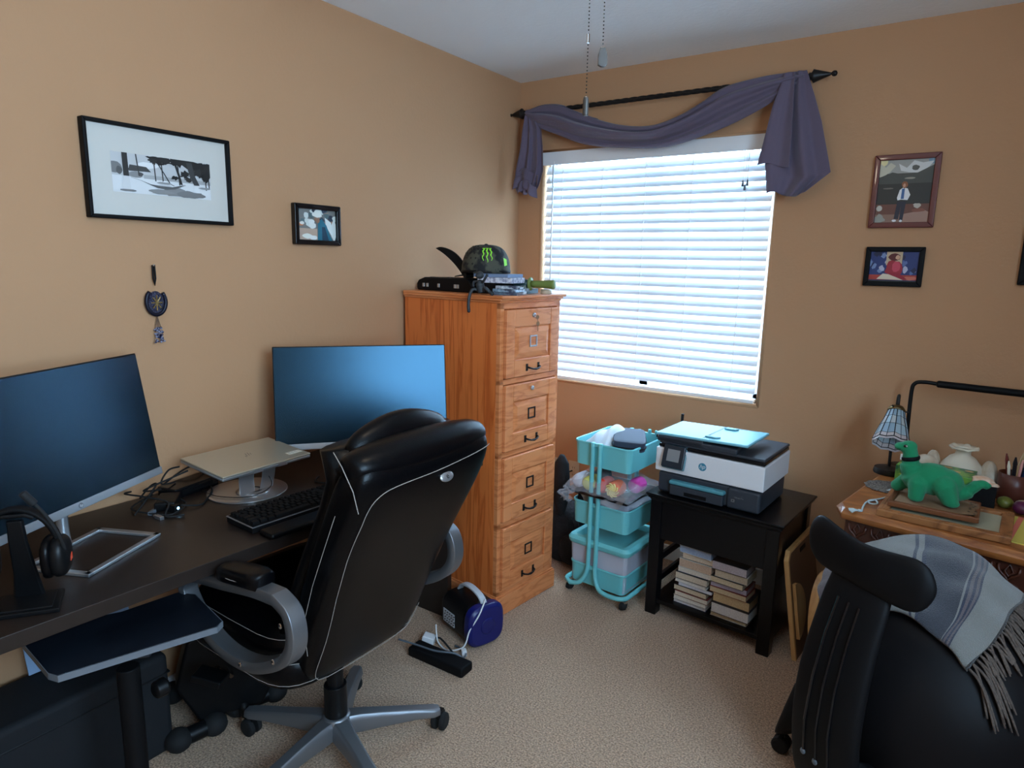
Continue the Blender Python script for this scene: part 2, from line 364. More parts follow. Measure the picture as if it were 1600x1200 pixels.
# ================================================================= PICTURES ON THE WALLS
def blob(cx, cy, rx, ry, n=12, j=.15, seed=0):
    r = random.Random(seed*31+int(cx*997)+int(cy*131)); return [(cx+rx*math.cos(2*PI*k/n)*(1+r.uniform(-j, j)), cy+ry*math.sin(2*PI*k/n)*(1+r.uniform(-j, j))) for k in range(n)]
def rect(x0, y0, x1, y1): return [(x0, y0), (x1, y0), (x1, y1), (x0, y1)]
def strip(pts, w0, w1=None):
    w1 = w0 if w1 is None else w1; L, Rr = [], []; n = len(pts)
    for i, (x, y) in enumerate(pts):
        a = pts[max(i-1, 0)]; b = pts[min(i+1, n-1)]; dx, dy = b[0]-a[0], b[1]-a[1]; l = math.hypot(dx, dy) or 1; ww = w0+(w1-w0)*i/(n-1)
        L.append((x-dy/l*ww, y+dx/l*ww)); Rr.append((x+dy/l*ww, y-dx/l*ww))
    return L+Rr[::-1]
def picture(lab, wall, u0, u1, z0, z1, fw, dep, fmat, border, art, matcol=None, inner=None):
    cu, cz = (u0+u1)/2, (z0+z1)/2; W, H = u1-u0, z1-z0
    t = thing('framed_picture', lab, 'picture', (0, cu, cz) if wall == 'L' else (cu, 0, cz), PI/2 if wall == 'L' else 0)
    b = MB(); x0, x1, y0, y1 = -W/2, W/2, -H/2, H/2
    for q in ([(x0, y0), (x1, y0), (x1-fw, y0+fw), (x0+fw, y0+fw)], [(x1, y0), (x1, y1), (x1-fw, y1-fw), (x1-fw, y0+fw)], [(x1, y1), (x0, y1), (x0+fw, y1-fw), (x1-fw, y1-fw)], [(x0, y1), (x0, y0), (x0+fw, y0+fw), (x0+fw, y1-fw)]):
        b.prism(q, .0, dep, Matrix(((1, 0, 0, 0), (0, 0, -1, -.001), (0, 1, 0, 0), (0, 0, 0, 1))))
    ob('frame', b, fmat, t, bevel=min(.003, fw*.25))
    yb = -.001-dep*.45
    if border: ob('mat_board', MB().box(x0+fw*.8, x1-fw*.8, yb, -.003, y0+fw*.8, y1-fw*.8), matcol, t); yb -= .0006
    px0, px1, py0, py1 = x0+fw*.85+border, x1-fw*.85-border, y0+fw*.85+border, y1-fw*.85-border
    if inner: px0, px1, py0, py1 = x0+inner[0]*W, x0+inner[1]*W, y0+inner[2]*H, y0+inner[3]*H
    b = MB(); c = lambda v: min(max(v, 0), 1)
    b.box(px0, px1, yb, -.003 if not border else yb+.0005, py0, py1, col=art[0])
    for i, (colr, pg) in enumerate(art[1:]):
        b.poly([(px0+c(x)*(px1-px0), yb-.00006*(i+1), py0+c(y)*(py1-py0)) for x, y in pg], colr)
    ob('print', b, 'art', t)
    return t
G = lambda v: S(v, v, v)
A = [G(196)]
A += [(G(222), rect(0, 0, 1, .42)), (G(170), rect(.3, .40, 1, .5)), (G(228), blob(.35, .75, .1, .08)), (G(120), blob(.03, .62, .06, .16)), (G(90), blob(.07, .55, .03, .1))]
A += [(G(140), blob(.22, .48, .08, .08)), (G(70), [(.155, .6), (.17, .72), (.33, .70), (.375, .58), (.16, .56)]), (G(80), blob(.27, .5, .025, .05)), (G(60), strip([(.235, 1), (.255, .45)], .006))]
for x, y0_, t_ in ((.415, .36, .98), (.49, .35, .95), (.66, .32, .95), (.83, .4, .9), (.95, .25, .8), (.985, .3, .8)): A.append((G(56), strip([(x-.01, t_), (x, y0_)], .006)))
A += [(G(40), strip([(.44, .85), (.5, .6), (.56, .33), (.60, .29)], .006)), (G(40), strip([(.62, .9), (.655, .6), (.68, .34)], .012))]
for i, (cx, cy, rx, ry) in enumerate(((.44, .93, .09, .11), (.52, .92, .06, .1), (.40, .88, .04, .08), (.64, .93, .07, .12), (.72, .95, .08, .1), (.8, .88, .08, .16), (.9, .86, .1, .18), (.97, .8, .06, .22), (.87, .7, .04, .12), (.95, .62, .05, .14), (.72, .62, .05, .09), (.76, .5, .04, .06), (.61, .5, .04, .05))):
    A.append((G(34+6*(i % 3)), blob(cx, cy, rx, ry, 22, .45, i)))
A += [(G(236), rect(.485, .22, .52, .38)), (G(48), strip([(.125, 1), (.13, .42)], .026)), (G(214), [(.098, .42), (.158, .42), (.165, .08), (.085, .08)])]
A += [(G(66), strip([(.77, .95), (.80, .6), (.845, .36)], .03)), (G(226), [(.815, .36), (.865, .36), (.88, .1), (.81, .1)])]
A += [(G(120), blob(.14, .06, .08, .03)), (G(134), blob(.62, .12, .16, .11, 18, .3)), (G(122), blob(.78, .1, .14, .09, 18, .3)), (G(140), blob(.45, .09, .12, .06, 14, .3)), (G(150), blob(.93, .3, .07, .03)), (G(150), blob(.5, .33, .08, .03))]
A += [(G(104), strip([(.17, .40), (.27, .34), (.38, .23), (.5, .17), (.6, .2), (.72, .33)], .003, .003)), (G(96), [(.27, .34), (.36, .27), (.46, .25), (.58, .25), (.72, .35), (.62, .215), (.52, .165), (.42, .19)]), (G(200), blob(.5, .27, .07, .018))]
picture('large black framed monochrome photo of a palm beach hammock in a white mat', 'L', -2.205, -1.757, 1.602, 1.876, .011, .028, 'matte', .05, A, 'paper', inner=(.165, .845, .285, .70))
B_ = [S(120, 120, 116)]; r = random.Random(3)
for i in range(26): B_.append(((S(214, 220, 214), S(50, 60, 74), S(150, 120, 100), S(90, 110, 112))[i % 4], blob(r.uniform(0, 1), r.uniform(.5, 1), .07, .09, 9, .3, i)))
B_ += [(S(186, 160, 140), rect(0, 0, .5, .38)), (S(200, 120, 70), blob(.08, .5, .08, .05)), (S(225, 225, 218), blob(.12, .54, .06, .05)), (S(228, 230, 225), blob(.38, .48, .1, .1)), (S(230, 232, 228), blob(.36, .6, .08, .07)), (S(226, 226, 214), blob(.25, .14, .13, .08)), (S(226, 226, 220), blob(.4, .1, .1, .07))]
B_ += [(S(220, 226, 222), blob(.93, .35, .07, .35)), (S(226, 232, 228), [(.70, .75), (.86, .6), (.9, .1), (.72, .5)]), (S(40, 110, 130), [(.52, .6), (.62, .7), (.74, .5), (.82, .2), (.9, .0), (.5, 0), (.52, .3)]), (S(30, 60, 80), [(.62, .45), (.7, .45), (.8, .0), (.62, 0)]), (S(150, 112, 90), blob(.51, .66, .06, .1)), (S(232, 234, 226), blob(.5, .82, .13, .08)), (S(232, 234, 226), blob(.52, .9, .08, .08))]
picture('small black framed photo of a crowd in white hats right of the hammock photo', 'L', -1.505, -1.287, 1.549, 1.700, .019, .024, 'gloss', 0, B_)
C_ = [S(66, 66, 60)]
C_ += [(S(160, 158, 150), rect(0, .78, 1, 1)), (S(226, 214, 160), blob(.04, .97, .12, .08)), (S(120, 150, 170), blob(.97, .97, .1, .06)), (S(196, 190, 168), [(0, .95), (.12, .88), (.2, .95), (.3, .9), (.2, .8), (.05, .72), (0, .74)]), (S(208, 208, 204), [(.35, .93), (.5, .86), (.62, .97), (.78, .93), (.97, .95), (.9, .87), (.75, .78), (.55, .79), (.4, .82)]), (S(84, 84, 78), blob(.66, .86, .07, .04)), (S(70, 72, 66), [(0, .72), (.25, .8), (.45, .76), (.7, .78), (1, .9), (1, .5), (0, .5)]), (S(46, 46, 42), rect(0, .3, 1, .62)), (S(150, 146, 132), blob(.58, .7, .1, .015)), (S(110, 104, 94), blob(.2, .55, .1, .012)), (S(104, 64, 52), rect(0, .12, 1, .3)), (S(136, 104, 88), rect(0, 0, 1, .14)), (S(160, 124, 108), [(.5, .0), (.5, .14), (.9, .2), (1, .16), (1, 0)]), (S(190, 184, 172), blob(.08, .24, .05, .05)), (S(186, 176, 162), blob(.76, .27, .07, .035, 10, .4)), (S(150, 150, 140), blob(.1, .06, .1, .07, 14, .4)), (S(130, 78, 60), blob(.8, .2, .12, .03)), (S(40, 36, 34), rect(0, .305, 1, .315))]
C_ += [(S(36, 38, 52), [(.40, .34), (.56, .34), (.53, .04), (.47, .04), (.475, .28), (.45, .06), (.37, .07)]), (S(228, 228, 226), [(.42, .52), (.48, .56), (.56, .54), (.62, .44), (.58, .36), (.46, .37), (.40, .36), (.385, .4)]), (S(60, 100, 150), [(.46, .54), (.51, .54), (.51, .38), (.455, .38)]), (S(140, 84, 50), blob(.5, .60, .055, .055)), (S(200, 150, 120), blob(.495, .59, .025, .03)), (S(225, 225, 225), blob(.38, .04, .04, .018)), (S(225, 225, 225), blob(.5, .035, .03, .018))]
picture('red mahogany framed portrait photo of a hiker before snowy mountains', 'R', 1.733, 1.960, 1.664, 1.946, .021, .02, cmat('mahogany', 96, 36, 34, .35, coat=.3), 0, C_)
D_ = [S(40, 56, 110)]; r = random.Random(9)
for i in range(22): D_.append(((S(120, 140, 180), S(28, 36, 70), S(90, 110, 160), S(180, 180, 200))[i % 4], blob(r.uniform(0, 1), r.uniform(.3, 1), .05, .09, 9, .4, i)))
D_ += [(S(196, 172, 140), rect(.34, .55, .66, 1)), (S(170, 60, 50), rect(0, .08, 1, .24)), (S(200, 110, 90), blob(.85, .14, .14, .06)), (S(90, 30, 30), blob(.5, .8, .12, .13)), (S(160, 40, 54), blob(.5, .45, .17, .28, 14, .2)), (S(200, 70, 90), blob(.56, .5, .09, .16)), (S(206, 160, 130), blob(.57, .8, .05, .07)), (S(150, 30, 50), [(.42, .3), (.62, .3), (.8, .1), (.4, .12)]), (S(220, 204, 180), [(.18, .1), (.3, .28), (.42, .26), (.72, .08)]), (S(30, 40, 40), rect(0, 0, 1, .06))]
picture('small black framed photo of a person in red below the mahogany framed one', 'R', 1.738, 1.946, 1.432, 1.589, .019, .02, 'matte', 0, D_)
picture('black picture frame cut off by the right edge of the photo', 'R', 2.248, 2.50, 1.452, 1.80, .022, .022, 'matte', 0, [S(120, 110, 96), (S(70, 74, 70), rect(0, 0, 1, .5))])

# ================================================================= BEADED WALL CHARM
ch = thing('wall_charm', 'beaded horseshoe charm with a tassel of blue chips hanging below the hammock photo', 'wall ornament', (0, -2.031, 1.357), PI/2)
ob('nail', MB().cyl((0, 0, .108), (0, -.014, .110), .0022, seg=8).ell((0, -.014, .110), .004, .002, .004, 8, 6), 'chrome', ch)
ob('strap', MB().tube([(-.003, -.012, .112), (-.004, -.013, .07), (0, -.012, .05), (.003, -.013, .07), (.003, -.012, .112)], .0028, 6), 'matte', ch)
hs = [(.030*math.sin(a)*(1.0), -.012, -.006-.040*math.cos(a)+.004) for a in [math.radians(d) for d in range(-142, 143, 12)]]
ob('horseshoe', MB().tube(hs, .0062, 8), cmat('horseshoe_blue', 22, 22, 40, .4, metal=.3), ch, smooth=True)
b = MB().ell((0, -.010, -.004), .026, .006, .036, 16, 10); ob('bead_panel', b, mat('blue_chips', S(18, 19, 48), .3, noise=(260, S(100, 98, 120), .12), bump=(300, 1, .01)), ch, smooth=True)
b = MB()
for a in range(0, 360, 45): b.tube([(0, -.017, -.004), (.017*math.cos(math.radians(a)), -.016, -.004+.024*math.sin(math.radians(a)))], .0022, 5)
ob('wire_tree', b, cmat('gold_wire', 176, 150, 96, .3, metal=.8), ch)
b = MB(); r = random.Random(5)
for i in range(4): b.tube([(0, -.012, -.046), (-.009+.006*i, -.012, -.085)], .0011, 5)
ob('tassel_cord', b, cmat('cord_brown', 110, 84, 66), ch)
b = MB()
for i in range(60): 
    z = r.uniform(-.128, -.082); b.ell((r.uniform(-.014, .014)*(.6+(-.08-z)*10), -.013+r.uniform(-.006, .006), z), .0042, .004, .003, 6, 4)
ob('chip_tassel', b, mat('blue_chip_beads', S(30, 30, 62), .25, noise=(120, S(150, 150, 170), .08)), ch)

# ================================================================= FILE CABINET
fc = thing('file_cabinet', 'tall golden oak four drawer file cabinet in the corner by the window', 'file cabinet', (.60, -.9967, 0), -.1096)
# local: +x out of the drawer fronts, +y along the front width
W, H, Dp = .388, 1.368, .575
fcz = .09
ob('carcass', MB().box(-Dp, -.02, 0, W, fcz, H-.022), 'oak', fc, bevel=.002)
ob('base', MB().box(-Dp, .012, -.010, W+.010, 0, fcz-.004).box(-Dp, .006, -.004, W+.004, fcz-.006, fcz+.004), 'oak_h', fc, bevel=.003)
b = MB()
ob('top', MB().box(-Dp, .004, -.006, W+.006, H-.030, H-.02).box(-Dp, .010, -.012, W+.012, H-.021, H-.011).box(-Dp, .020, -.012, W+.02, H-.012, H), 'oak_h', fc, bevel=.004, seg=3)
fr = MB(); fr.box(-.02, .0, 0, .022, fcz, H-.022); fr.box(-.02, 0, W-.022, W, fcz, H-.022)
dh = (H-.022-fcz-.03*1)/4
zs = [fcz+.008+i*dh for i in range(4)]
for z in zs+[zs[3]+dh]: fr.box(-.02, 0, 0, W, z-.008, z+.014)
ob('face_frame', fr, 'oak_h', fc, bevel=.0012)
def drawer(z, i):
    y0, y1, z0, z1 = .026, W-.026, z+.018, z+dh-.012; hz = z1-z0; hy = y1-y0
    d = ob('drawer', MB().box(-.012, .003, y0, y1, z0, z1), 'oak_h', fc, bevel=.002)
    sw = .05
    b = MB(); top, bot = .070, .072
    b.box(.003, .012, y0, y0+sw, z0, z1).box(.003, .012, y1-sw, y1, z0, z1).box(.003, .0115, y0+sw, y1-sw, z1-top, z1).box(.003, .0115, y0+sw, y1-sw, z0, z0+bot)
    ob('drawer_frame', b, 'oak_h', d, bevel=.0035, seg=3)
    a0, a1, c0, c1 = y0+sw+.004, y1-sw-.004, z0+bot+.004, z1-top-.004; e = .022
    rb_ = [[(.0035, a0, c0), (.0035, a1, c0), (.0035, a1, c1), (.0035, a0, c1)], [(.006, a0+.002, c0+.002), (.006, a1-.002, c0+.002), (.006, a1-.002, c1-.002), (.006, a0+.002, c1-.002)], [(.0115, a0+e, c0+e), (.0115, a1-e, c0+e), (.0115, a1-e, c1-e), (.0115, a0+e, c1-e)]]
    ob('raised_panel', MB().loft(rb_), 'oak_h', d)
    ym, zm = (y0+y1)/2, (c0+c1)/2+.004
    b = MB(); s_, t_ = .024, .006
    b.box(.0115, .0155, ym-s_, ym+s_, zm+s_-t_, zm+s_).box(.0115, .0155, ym-s_, ym+s_, zm-s_, zm-s_+t_).box(.0115, .0155, ym-s_, ym-s_+t_, zm-s_, zm+s_).box(.0115, .0155, ym+s_-t_, ym+s_, zm-s_, zm+s_)
    ob('label_holder', b, 'iron' if i < 3 else 'silver', d, bevel=.0008)
    zh = z0+.036; hh = .038
    b = MB().tube([(.012, ym-hh, zh), (.026, ym-hh+.004, zh-.002), (.031, ym-hh*.5, zh-.007), (.032, ym, zh-.009), (.031, ym+hh*.5, zh-.007), (.026, ym+hh-.004, zh-.002), (.012, ym+hh, zh)], [.004, .004, .0035, .005, .0035, .004, .004], 10)
    for s2 in (-1, 1): b.box(.0115, .0145, ym+s2*hh-.006, ym+s2*hh+.006, zh-.016, zh+.014)
    ob('handle', b, 'iron', d, smooth=False, bevel=.0006)
    if i >= 2:
        l = ob('lock', MB().lathe([(.0095, 0), (.0095, .005), (.007, .007), (.001, .007)], (.0115, ym, z1-.026), 18, RT(0, PI/2, 0)), 'silver', d, smooth=True)
        if i == 3:
            ob('key', MB().box(.018, .020, ym-.0015, ym+.0015, z1-.030, z1-.022).tube([(.019, ym, z1-.026), (.026, ym, z1-.028)], .0018, 6).prism(blob(ym+.004, z1-.034, .011, .0085, 14, 0), .026, .0285, Matrix(((0, 0, 1, 0), (1, 0, 0, 0), (0, 1, 0, 0), (0, 0, 0, 1)))).tube([(.024, ym+.009, z1-.038), (.024, ym+.013, z1-.052)], .0012, 6).prism(blob(ym+.014, z1-.062, .0095, .0095, 14, 0), .022, .0245, Matrix(((0, 0, 1, 0), (1, 0, 0, 0), (0, 1, 0, 0), (0, 0, 0, 1)))).box(.022, .0245, ym+.0125, ym+.0155, z1-.092, z1-.07), 'chrome', l)
for i in range(4): drawer(zs[i], i)

# ---- things on the cabinet (placed in its frame)
CT = Matrix.Translation((.60, -.9967, 0)) @ Matrix.Rotation(-.1096, 4, 'Z')
def CP(x, y, z=H): return tuple(CT @ Vector((x, y, z)))
bx = thing('drone_case', 'flat black hard case with silver clasps on the left of the oak cabinet top', 'case', CP(-.40, .15), -.1096-.02)
b = MB(); zt = .058
prof = [(-.165, 0), (.175, 0), (.182, .012), (.182, .028), (.165, .05), (.15, zt), (-.12, zt), (-.16, .046), (-.172, .03), (-.172, .01)]
b.prism(prof, -.075, .085, Matrix(((1, 0, 0, 0), (0, 0, -1, 0), (0, 1, 0, 0), (0, 0, 0, 1))))
ob('shell', b, 'matte', bx, bevel=.006, seg=3)
for x in (-.13, -.105, -.03, .075, .092): ob('clasp', MB().box(x, x+.014, -.0875, -.083, .016, .032), 'silver', bx, bevel=.001)
for x in (-.12, .02): ob('recess', MB().box(x, x+.11, -.05, -.035, zt-.001, zt+.0015), 'gloss', bx)
fl = thing('fan_blade_cover', 'curved black plastic blade standing up from the black case', 'plastic part', CP(-.425, .14, H+.0585), -.12)
pts = catmull([(.10, 0, .004), (.045, 0, .055), (-.02, 0, .098), (-.085, 0, .128)], 8); b = MB(); rings = []
for i, p in enumerate(pts):
    t = i/(len(pts)-1); h_ = (.004+.030*math.sin(PI*min(1, t*.9+.1))**.8)
    d = Vector((.63, 0, .77)); rings.append([p+Vector((0, -.018, 0)), p+Vector((0, .018, 0)), p+d*h_+Vector((0, .004, 0)), p+d*h_+Vector((0, -.004, 0))])
b.loft(rings); ob('blade', b, 'matte', fl, bevel=.002); ob('hinge', MB().cyl((.112, -.024, .012), (.112, .024, .012), .011), 'black', fl, bevel=.001)
# stack of papers and discs
def flat(name, lab, cat, loc, rz, dims, m_, group=None, bv=.001, extra=None):
    o = ob(name, MB().box(-dims[0]/2, dims[0]/2, -dims[1]/2, dims[1]/2, 0, dims[2]), m_, None, bevel=bv, loc=loc, rot=(0, 0, rz)); label(o, lab, cat, group); return o
z = H
flat('storage_tin', 'dark flat box under the cap on the oak cabinet', 'box', CP(-.162, .145), 0, (.10, .13, .045), 'matte')
flat('paper_stack', 'fanned grey paper stack on the dark box under the cap', 'papers', CP(-.128, .145, H+.0455), .12, (.16, .12, .022), mat('paper_edges', S(150, 150, 170), .8, noise=(90, S(220, 220, 228), .1)))
flat('notepad', 'pale blue notepad directly under the cap brim', 'notepad', CP(-.150, .15, H+.068), .05, (.17, .12, .014), cmat('pad_blue', 120, 140, 170, .6))
for i, (dx, dy, rz, c, lab) in enumerate(((-.055, .12, .3, (96, 112, 124), 'grey blister pack at the bottom by the cabinet front edge'), (-.055, .125, .15, (150, 175, 190), 'pale blue clear sleeve in the middle of the flat packs'), (-.06, .13, .4, (196, 206, 214), 'whitish sleeve on top of the flat packs by the cap'))):
    flat('plastic_sleeve', lab, 'plastic sleeve', CP(dx, dy, H+i*.0125), rz, (.10, .14, .012), mat('sleeve%d' % i, S(*c), .15, noise=(40, S(60, 70, 90), .1), coat=.5), group='flat plastic packs on the cabinet')
# cap
cp = thing('baseball_cap', 'black baseball cap with neon green claw marks on the oak cabinet', 'cap', CP(-.235, .165, H+.083), .72)
def capf(u, v):
    a = 2*PI*u; th = v*PI/2; rx, ry, h = .100, .110, .118
    r_ = math.cos(th)**.62; sq = 1+.04*math.cos(2*a)
    return (rx*r_*math.cos(a)*sq, ry*r_*math.sin(a), h*math.sin(th)**.9)
ob('crown', MB().grid(capf, 40, 14, True), mat('cap_camo', S(24, 25, 28), .8, noise=(22, S(74, 74, 62), .05)), cp, smooth=True, solid=.002)
ob('button', MB().ell((0, 0, .118), .009, .009, .005, 10, 6), 'matte', cp, smooth=True)
# brim points away (towards -x,+y), band around
ob('band', MB().lathe([(.1005, 0), (.1015, .012)], (0, 0, 0), 40, cap=False, wob=lambda a, z: (1+.04*math.cos(2*a))*math.sqrt(math.cos(a)**2+(1.10*math.sin(a))**2)), 'matte', cp, smooth=True, solid=.002)
b = MB(); b.grid(lambda u, v: ((.05+.075*v)*math.sin((u-.5)*PI*.8)*1.1, .075+(.02+.075*v)*math.cos((u-.5)*PI*.8), .004-.012*(2*u-1)**2-.012*v), 20, 8)
ob('brim', b, 'matte', cp, smooth=True, solid=.003)
def on_cap(a, th, out=.0022):
    p = Vector(capf(a/(2*PI), th)); return p+Vector((math.cos(a), math.sin(a), .25)).normalized()*out
cl = MB(); a0 = math.radians(-92)
for k, (da, l0) in enumerate(((-.20, .92), (0, 1.0), (.20, .9))):
    L_, R_ = [], []
    for i in range(14):
        t = i/13; th = .66-.44*l0*t; wd = .052*(1-.75*t)*(1+.25*math.sin(i*2.3+k)); aa = a0+da+.03*math.sin(i*1.1+k)
        L_.append(on_cap(aa-wd, th)); R_.append(on_cap(aa+wd, th))
    o_ = len(cl.v); cl.add(L_+R_, [(i, i+1, 14+i+1, 14+i) for i in range(13)])
    cl.add([on_cap(a0+da-.12, .655, .0026), on_cap(a0+da+.09, .66, .0026), on_cap(a0+da+.05, .62, .0026), on_cap(a0+da-.05, .62, .0026)], [(0, 1, 2, 3)])
cl_o = ob('claw_logo', cl, cmat('neon_green', 150, 235, 60, .5), cp)
b = MB(); aa = math.radians(-40)
b.add([on_cap(aa-.10, .14, .003), on_cap(aa+.10, .16, .003), on_cap(aa+.12, .30, .003), on_cap(aa-.08, .34, .003)], [(0, 1, 2, 3)])
ob('side_patch', b, 'neon_green', cp)
b = MB()
for i in range(4):
    for j in range(5):
        a_ = math.radians(-172+i*14+(j % 2)*7); th = .18+j*.14; c = on_cap(a_, th, .0024); tx = Vector((-math.sin(a_), math.cos(a_), 0)); n_ = Vector((math.cos(a_), math.sin(a_), .3)).normalized(); ty = n_.cross(tx)
        st_ = [c+(tx*math.cos(q*PI/5+PI/2)+ty*math.sin(q*PI/5+PI/2))*(.0065 if q % 2 == 0 else .0026) for q in range(10)]
        b.poly(st_)
ob('stars', b, cmat('star_black', 6, 6, 8, .7), cp)
# small dark figure draped over the edge
mk = thing('rubber_figure', 'small dark long limbed figure sprawled over the cabinet top edge', 'figurine', CP(-.105, -.014, H), -.1)
b = MB(); b.tube(catmull([(0, .02, .012), (-.005, .012, .035), (-.002, .006, .056)], 6), [.018]*5+[.017]*4+[.012]*4, 10)
b.ell((.004, 0, .078), .017, .017, .016, 12, 8); b.ell((.004, -.014, .074), .009, .008, .007, 8, 6)
ob('body', b, cmat('figure_grey', 50, 54, 58, .55), mk, smooth=True)
for q in (catmull([(-.012, .012, .018), (-.03, -.004, .02), (-.036, -.016, -.004), (-.038, -.020, -.04), (-.034, -.022, -.062), (-.030, -.026, -.066)], 5), catmull([(.012, .014, .016), (.035, .0, .028), (.05, .01, .012), (.07, .004, .006)], 5)):
    ob('leg', MB().tube(q, .0065, 8), 'figure_grey', mk, smooth=True)
for q in (catmull([(-.014, .006, .052), (-.028, .0, .05), (-.02, -.012, .032)], 5), catmull([(.014, .006, .05), (.03, .0, .062), (.042, .004, .082)], 5)):
    ob('arm', MB().tube(q, .005, 8), 'figure_grey', mk, smooth=True)
# green handled scoop
gh = thing('green_flashlight', 'olive green cylindrical handle with a flange overhanging the cabinet right side', 'flashlight', CP(-.05, .25, H+.042), -.12)
T = RT(0, PI/2, .25)
gm = cmat('olive_green', 112, 128, 62, .5)
ob('handle', MB().lathe([(.0145, .0), (.0150, .02), (.0155, .05), (.018, .092), (.019, .1), (.018, .104)], (0, 0, 0), 20, T), gm, gh, smooth=True)
ob('flange', MB().lathe([(.010, -.010), (.027, -.008), (.028, -.003), (.016, .001)], (0, 0, 0), 24, T), gm, gh, smooth=True)
ob('head', MB().lathe([(.018, -.10), (.020, -.095), (.0185, -.03), (.016, -.008)], (0, 0, 0), 20, T), cmat('dark_teal', 50, 78, 80, .35), gh, smooth=True)
flat('green_box', 'dark teal box under the green flashlight on the cabinet', 'box', CP(-.115, .27), .1, (.10, .10, .021), 'dark_teal')
pv = ob('round_jar', MB().lathe([(.022, 0), (.024, .003), (.024, .014), (.020, .0205), (.001, .0205)], seg=24), cmat('peach_plastic', 205, 180, 155, .4), None, smooth=True, loc=CP(-.01, .30, H)); label(pv, 'small beige round tin at the cabinet edge under the green handle', 'tin')
# ================================================================= DESK
DZ = .74
dk = thing('desk', 'long dark brown laminate desk along the left wall', 'desk', (0, 0, 0))
T = basis((0, 0, 0), (1, 0, 0), (0, 1, 0))
ob('desk_top', MB().prism([(.004, -3.75), (.55, -3.75), (.618, -2.0), (.60, -1.10), (.02, -1.10)], DZ-.036, DZ), 'desk', dk, bevel=.0015)
ob('side_panel', MB().box(.04, .44, -1.125, -1.10, 0, DZ-.036), 'desk', dk, bevel=.001)
ob('side_panel', MB().box(.04, .52, -3.74, -3.715, 0, DZ-.036), 'desk', dk, bevel=.001)
ob('back_rail', MB().box(.05, .07, -3.715, -1.14, DZ-.2, DZ-.036), 'desk', dk, bevel=.001)

def monitor(lab, c, yaw, tilt, base, brz):
    """27 inch monitor; c = middle of the lower edge of the head, local x along the width, -y the screen normal"""
    t = thing('computer_monitor', lab, 'monitor', (c[0], c[1], DZ), yaw, 'monitors on the desk'); hz = c[2]-DZ
    T = Matrix.Translation((0, 0, hz)) @ Matrix.Rotation(-tilt, 4, 'X'); W_, H_ = .612, .366
    b = MB(); b.T = T; b.box(-W_/2, W_/2, .001, .012, .0, H_).box(-W_/2+.06, W_/2-.06, .012, .030, .02, H_-.06); ob('housing', b, 'black', t, bevel=.0025)
    b = MB(); b.T = T; b.box(-W_/2, W_/2, -.003, .002, 0, .021); ch_ = ob('chin', b, 'silver', t, bevel=.001)
    Tl = T @ Matrix(((1, 0, 0, 0), (0, 0, -1, -.0036), (0, 1, 0, .0105), (0, 0, 0, 1)))
    b = MB(); b.prism(blob(0, 0, .0075, .0075, 20, 0), -.0001, .0003, Tl); ob('badge', b, cmat('badge_grey', 120, 126, 132, .3, metal=.6), ch_)
    text('badge_letters', 'hp', .011, Tl @ Matrix.Translation((0, .0005, .0003)), 'white', ch_, .0002, shear=.25)
    b = MB(); b.T = T; b.box(-W_/2+.004, W_/2-.004, -.0012, .0015, .0215, H_-.004); ob('screen', b, 'screen', t)
    nk = MB().tube(catmull([(0, .035, hz+.12), (0, .055, hz+.03), (0, .06, .06), (0, .055, .006)], 5), .014, 10); ob('neck', nk, 'silver', t, smooth=True)
    # open rectangular loop base
    x0, x1, y0, y1 = -.118, .118, -.115, .062
    b = MB(); r_ = .008
    for a, c2 in (((x0, y0), (x1, y0)), ((x1, y0), (x1, y1)), ((x1, y1), (x0, y1)), ((x0, y1), (x0, y0))):
        b.box(min(a[0], c2[0])-r_, max(a[0], c2[0])+r_, min(a[1], c2[1])-r_, max(a[1], c2[1])+r_, 0, .009)
    ob('base', b, 'silver', t, bevel=.002); return t
monitor('monitor at the left edge, angled towards the window, beside the headset', (.295, -2.41, .854), 2.008, .15, None, 0)
monitor('monitor behind the leather office chair, facing the camera', (.363, -1.502, .831), .8828, .173, None, 0)

# laptop on its swivel stand
ls = thing('laptop_stand', 'silver round laptop riser with swivel disc under the closed laptop', 'laptop stand', (.222, -1.888, DZ), 1.587)
ob('base_disc', MB().lathe([(.120, 0), (.125, .001), (.125, .004), (.122, .0055), (.001, .0055)], seg=56), 'alu', ls, smooth=False, bevel=.0005)
ob('swivel_plate', MB().lathe([(.052, .0055), (.054, .009), (.040, .011), (.001, .011)], (0, -.03, 0), 36), 'alu', ls, smooth=True)
ob('rubber_ring', MB().lathe([(.028, .0112), (.028, .0122), (.021, .0122), (.021, .0112)], (0, -.03, 0), 30, cap=False), 'slate', ls)
b = MB(); b.band([(-.035, -.05, .012), (-.04, -.055, .06), (-.04, -.06, .096)], (1, 0, 0), .055, .004); b.band([(.035, -.05, .012), (.045, -.05, .05), (.045, -.06, .096)], (1, 0, 0), .05, .004); ob('arm', b, 'alu', ls, bevel=.001)
ob('hinge', MB().cyl((-.01, -.078, .092), (.06, -.078, .092), .009), 'alu', ls, smooth=True)
for x in (-.06, .03): ob('lip', MB().band([(x+.02, -.06, .098), (x+.02, -.108, .095), (x+.02, -.122, .099), (x+.02, -.121, .108)], (1, 0, 0), .035, .0025), 'alu', ls)
lp = thing('laptop', 'closed champagne coloured laptop lying on the round riser', 'laptop', (.342, -2.046, .8525), 0)
T = Matrix.Rotation(1.587, 4, 'Z') @ Matrix.Rotation(.082, 4, 'X'); n_ = .0
def inT(mb): mb.T = T; return mb
ob('body', inT(MB()).box(0, .325, 0, .225, -.016, -.0065), 'silver', lp, bevel=.003)
lid = ob('lid', inT(MB()).box(0, .325, 0, .225, -.006, 0), 'lapgold', lp, bevel=.002)
lg = MB(); lg.T = T
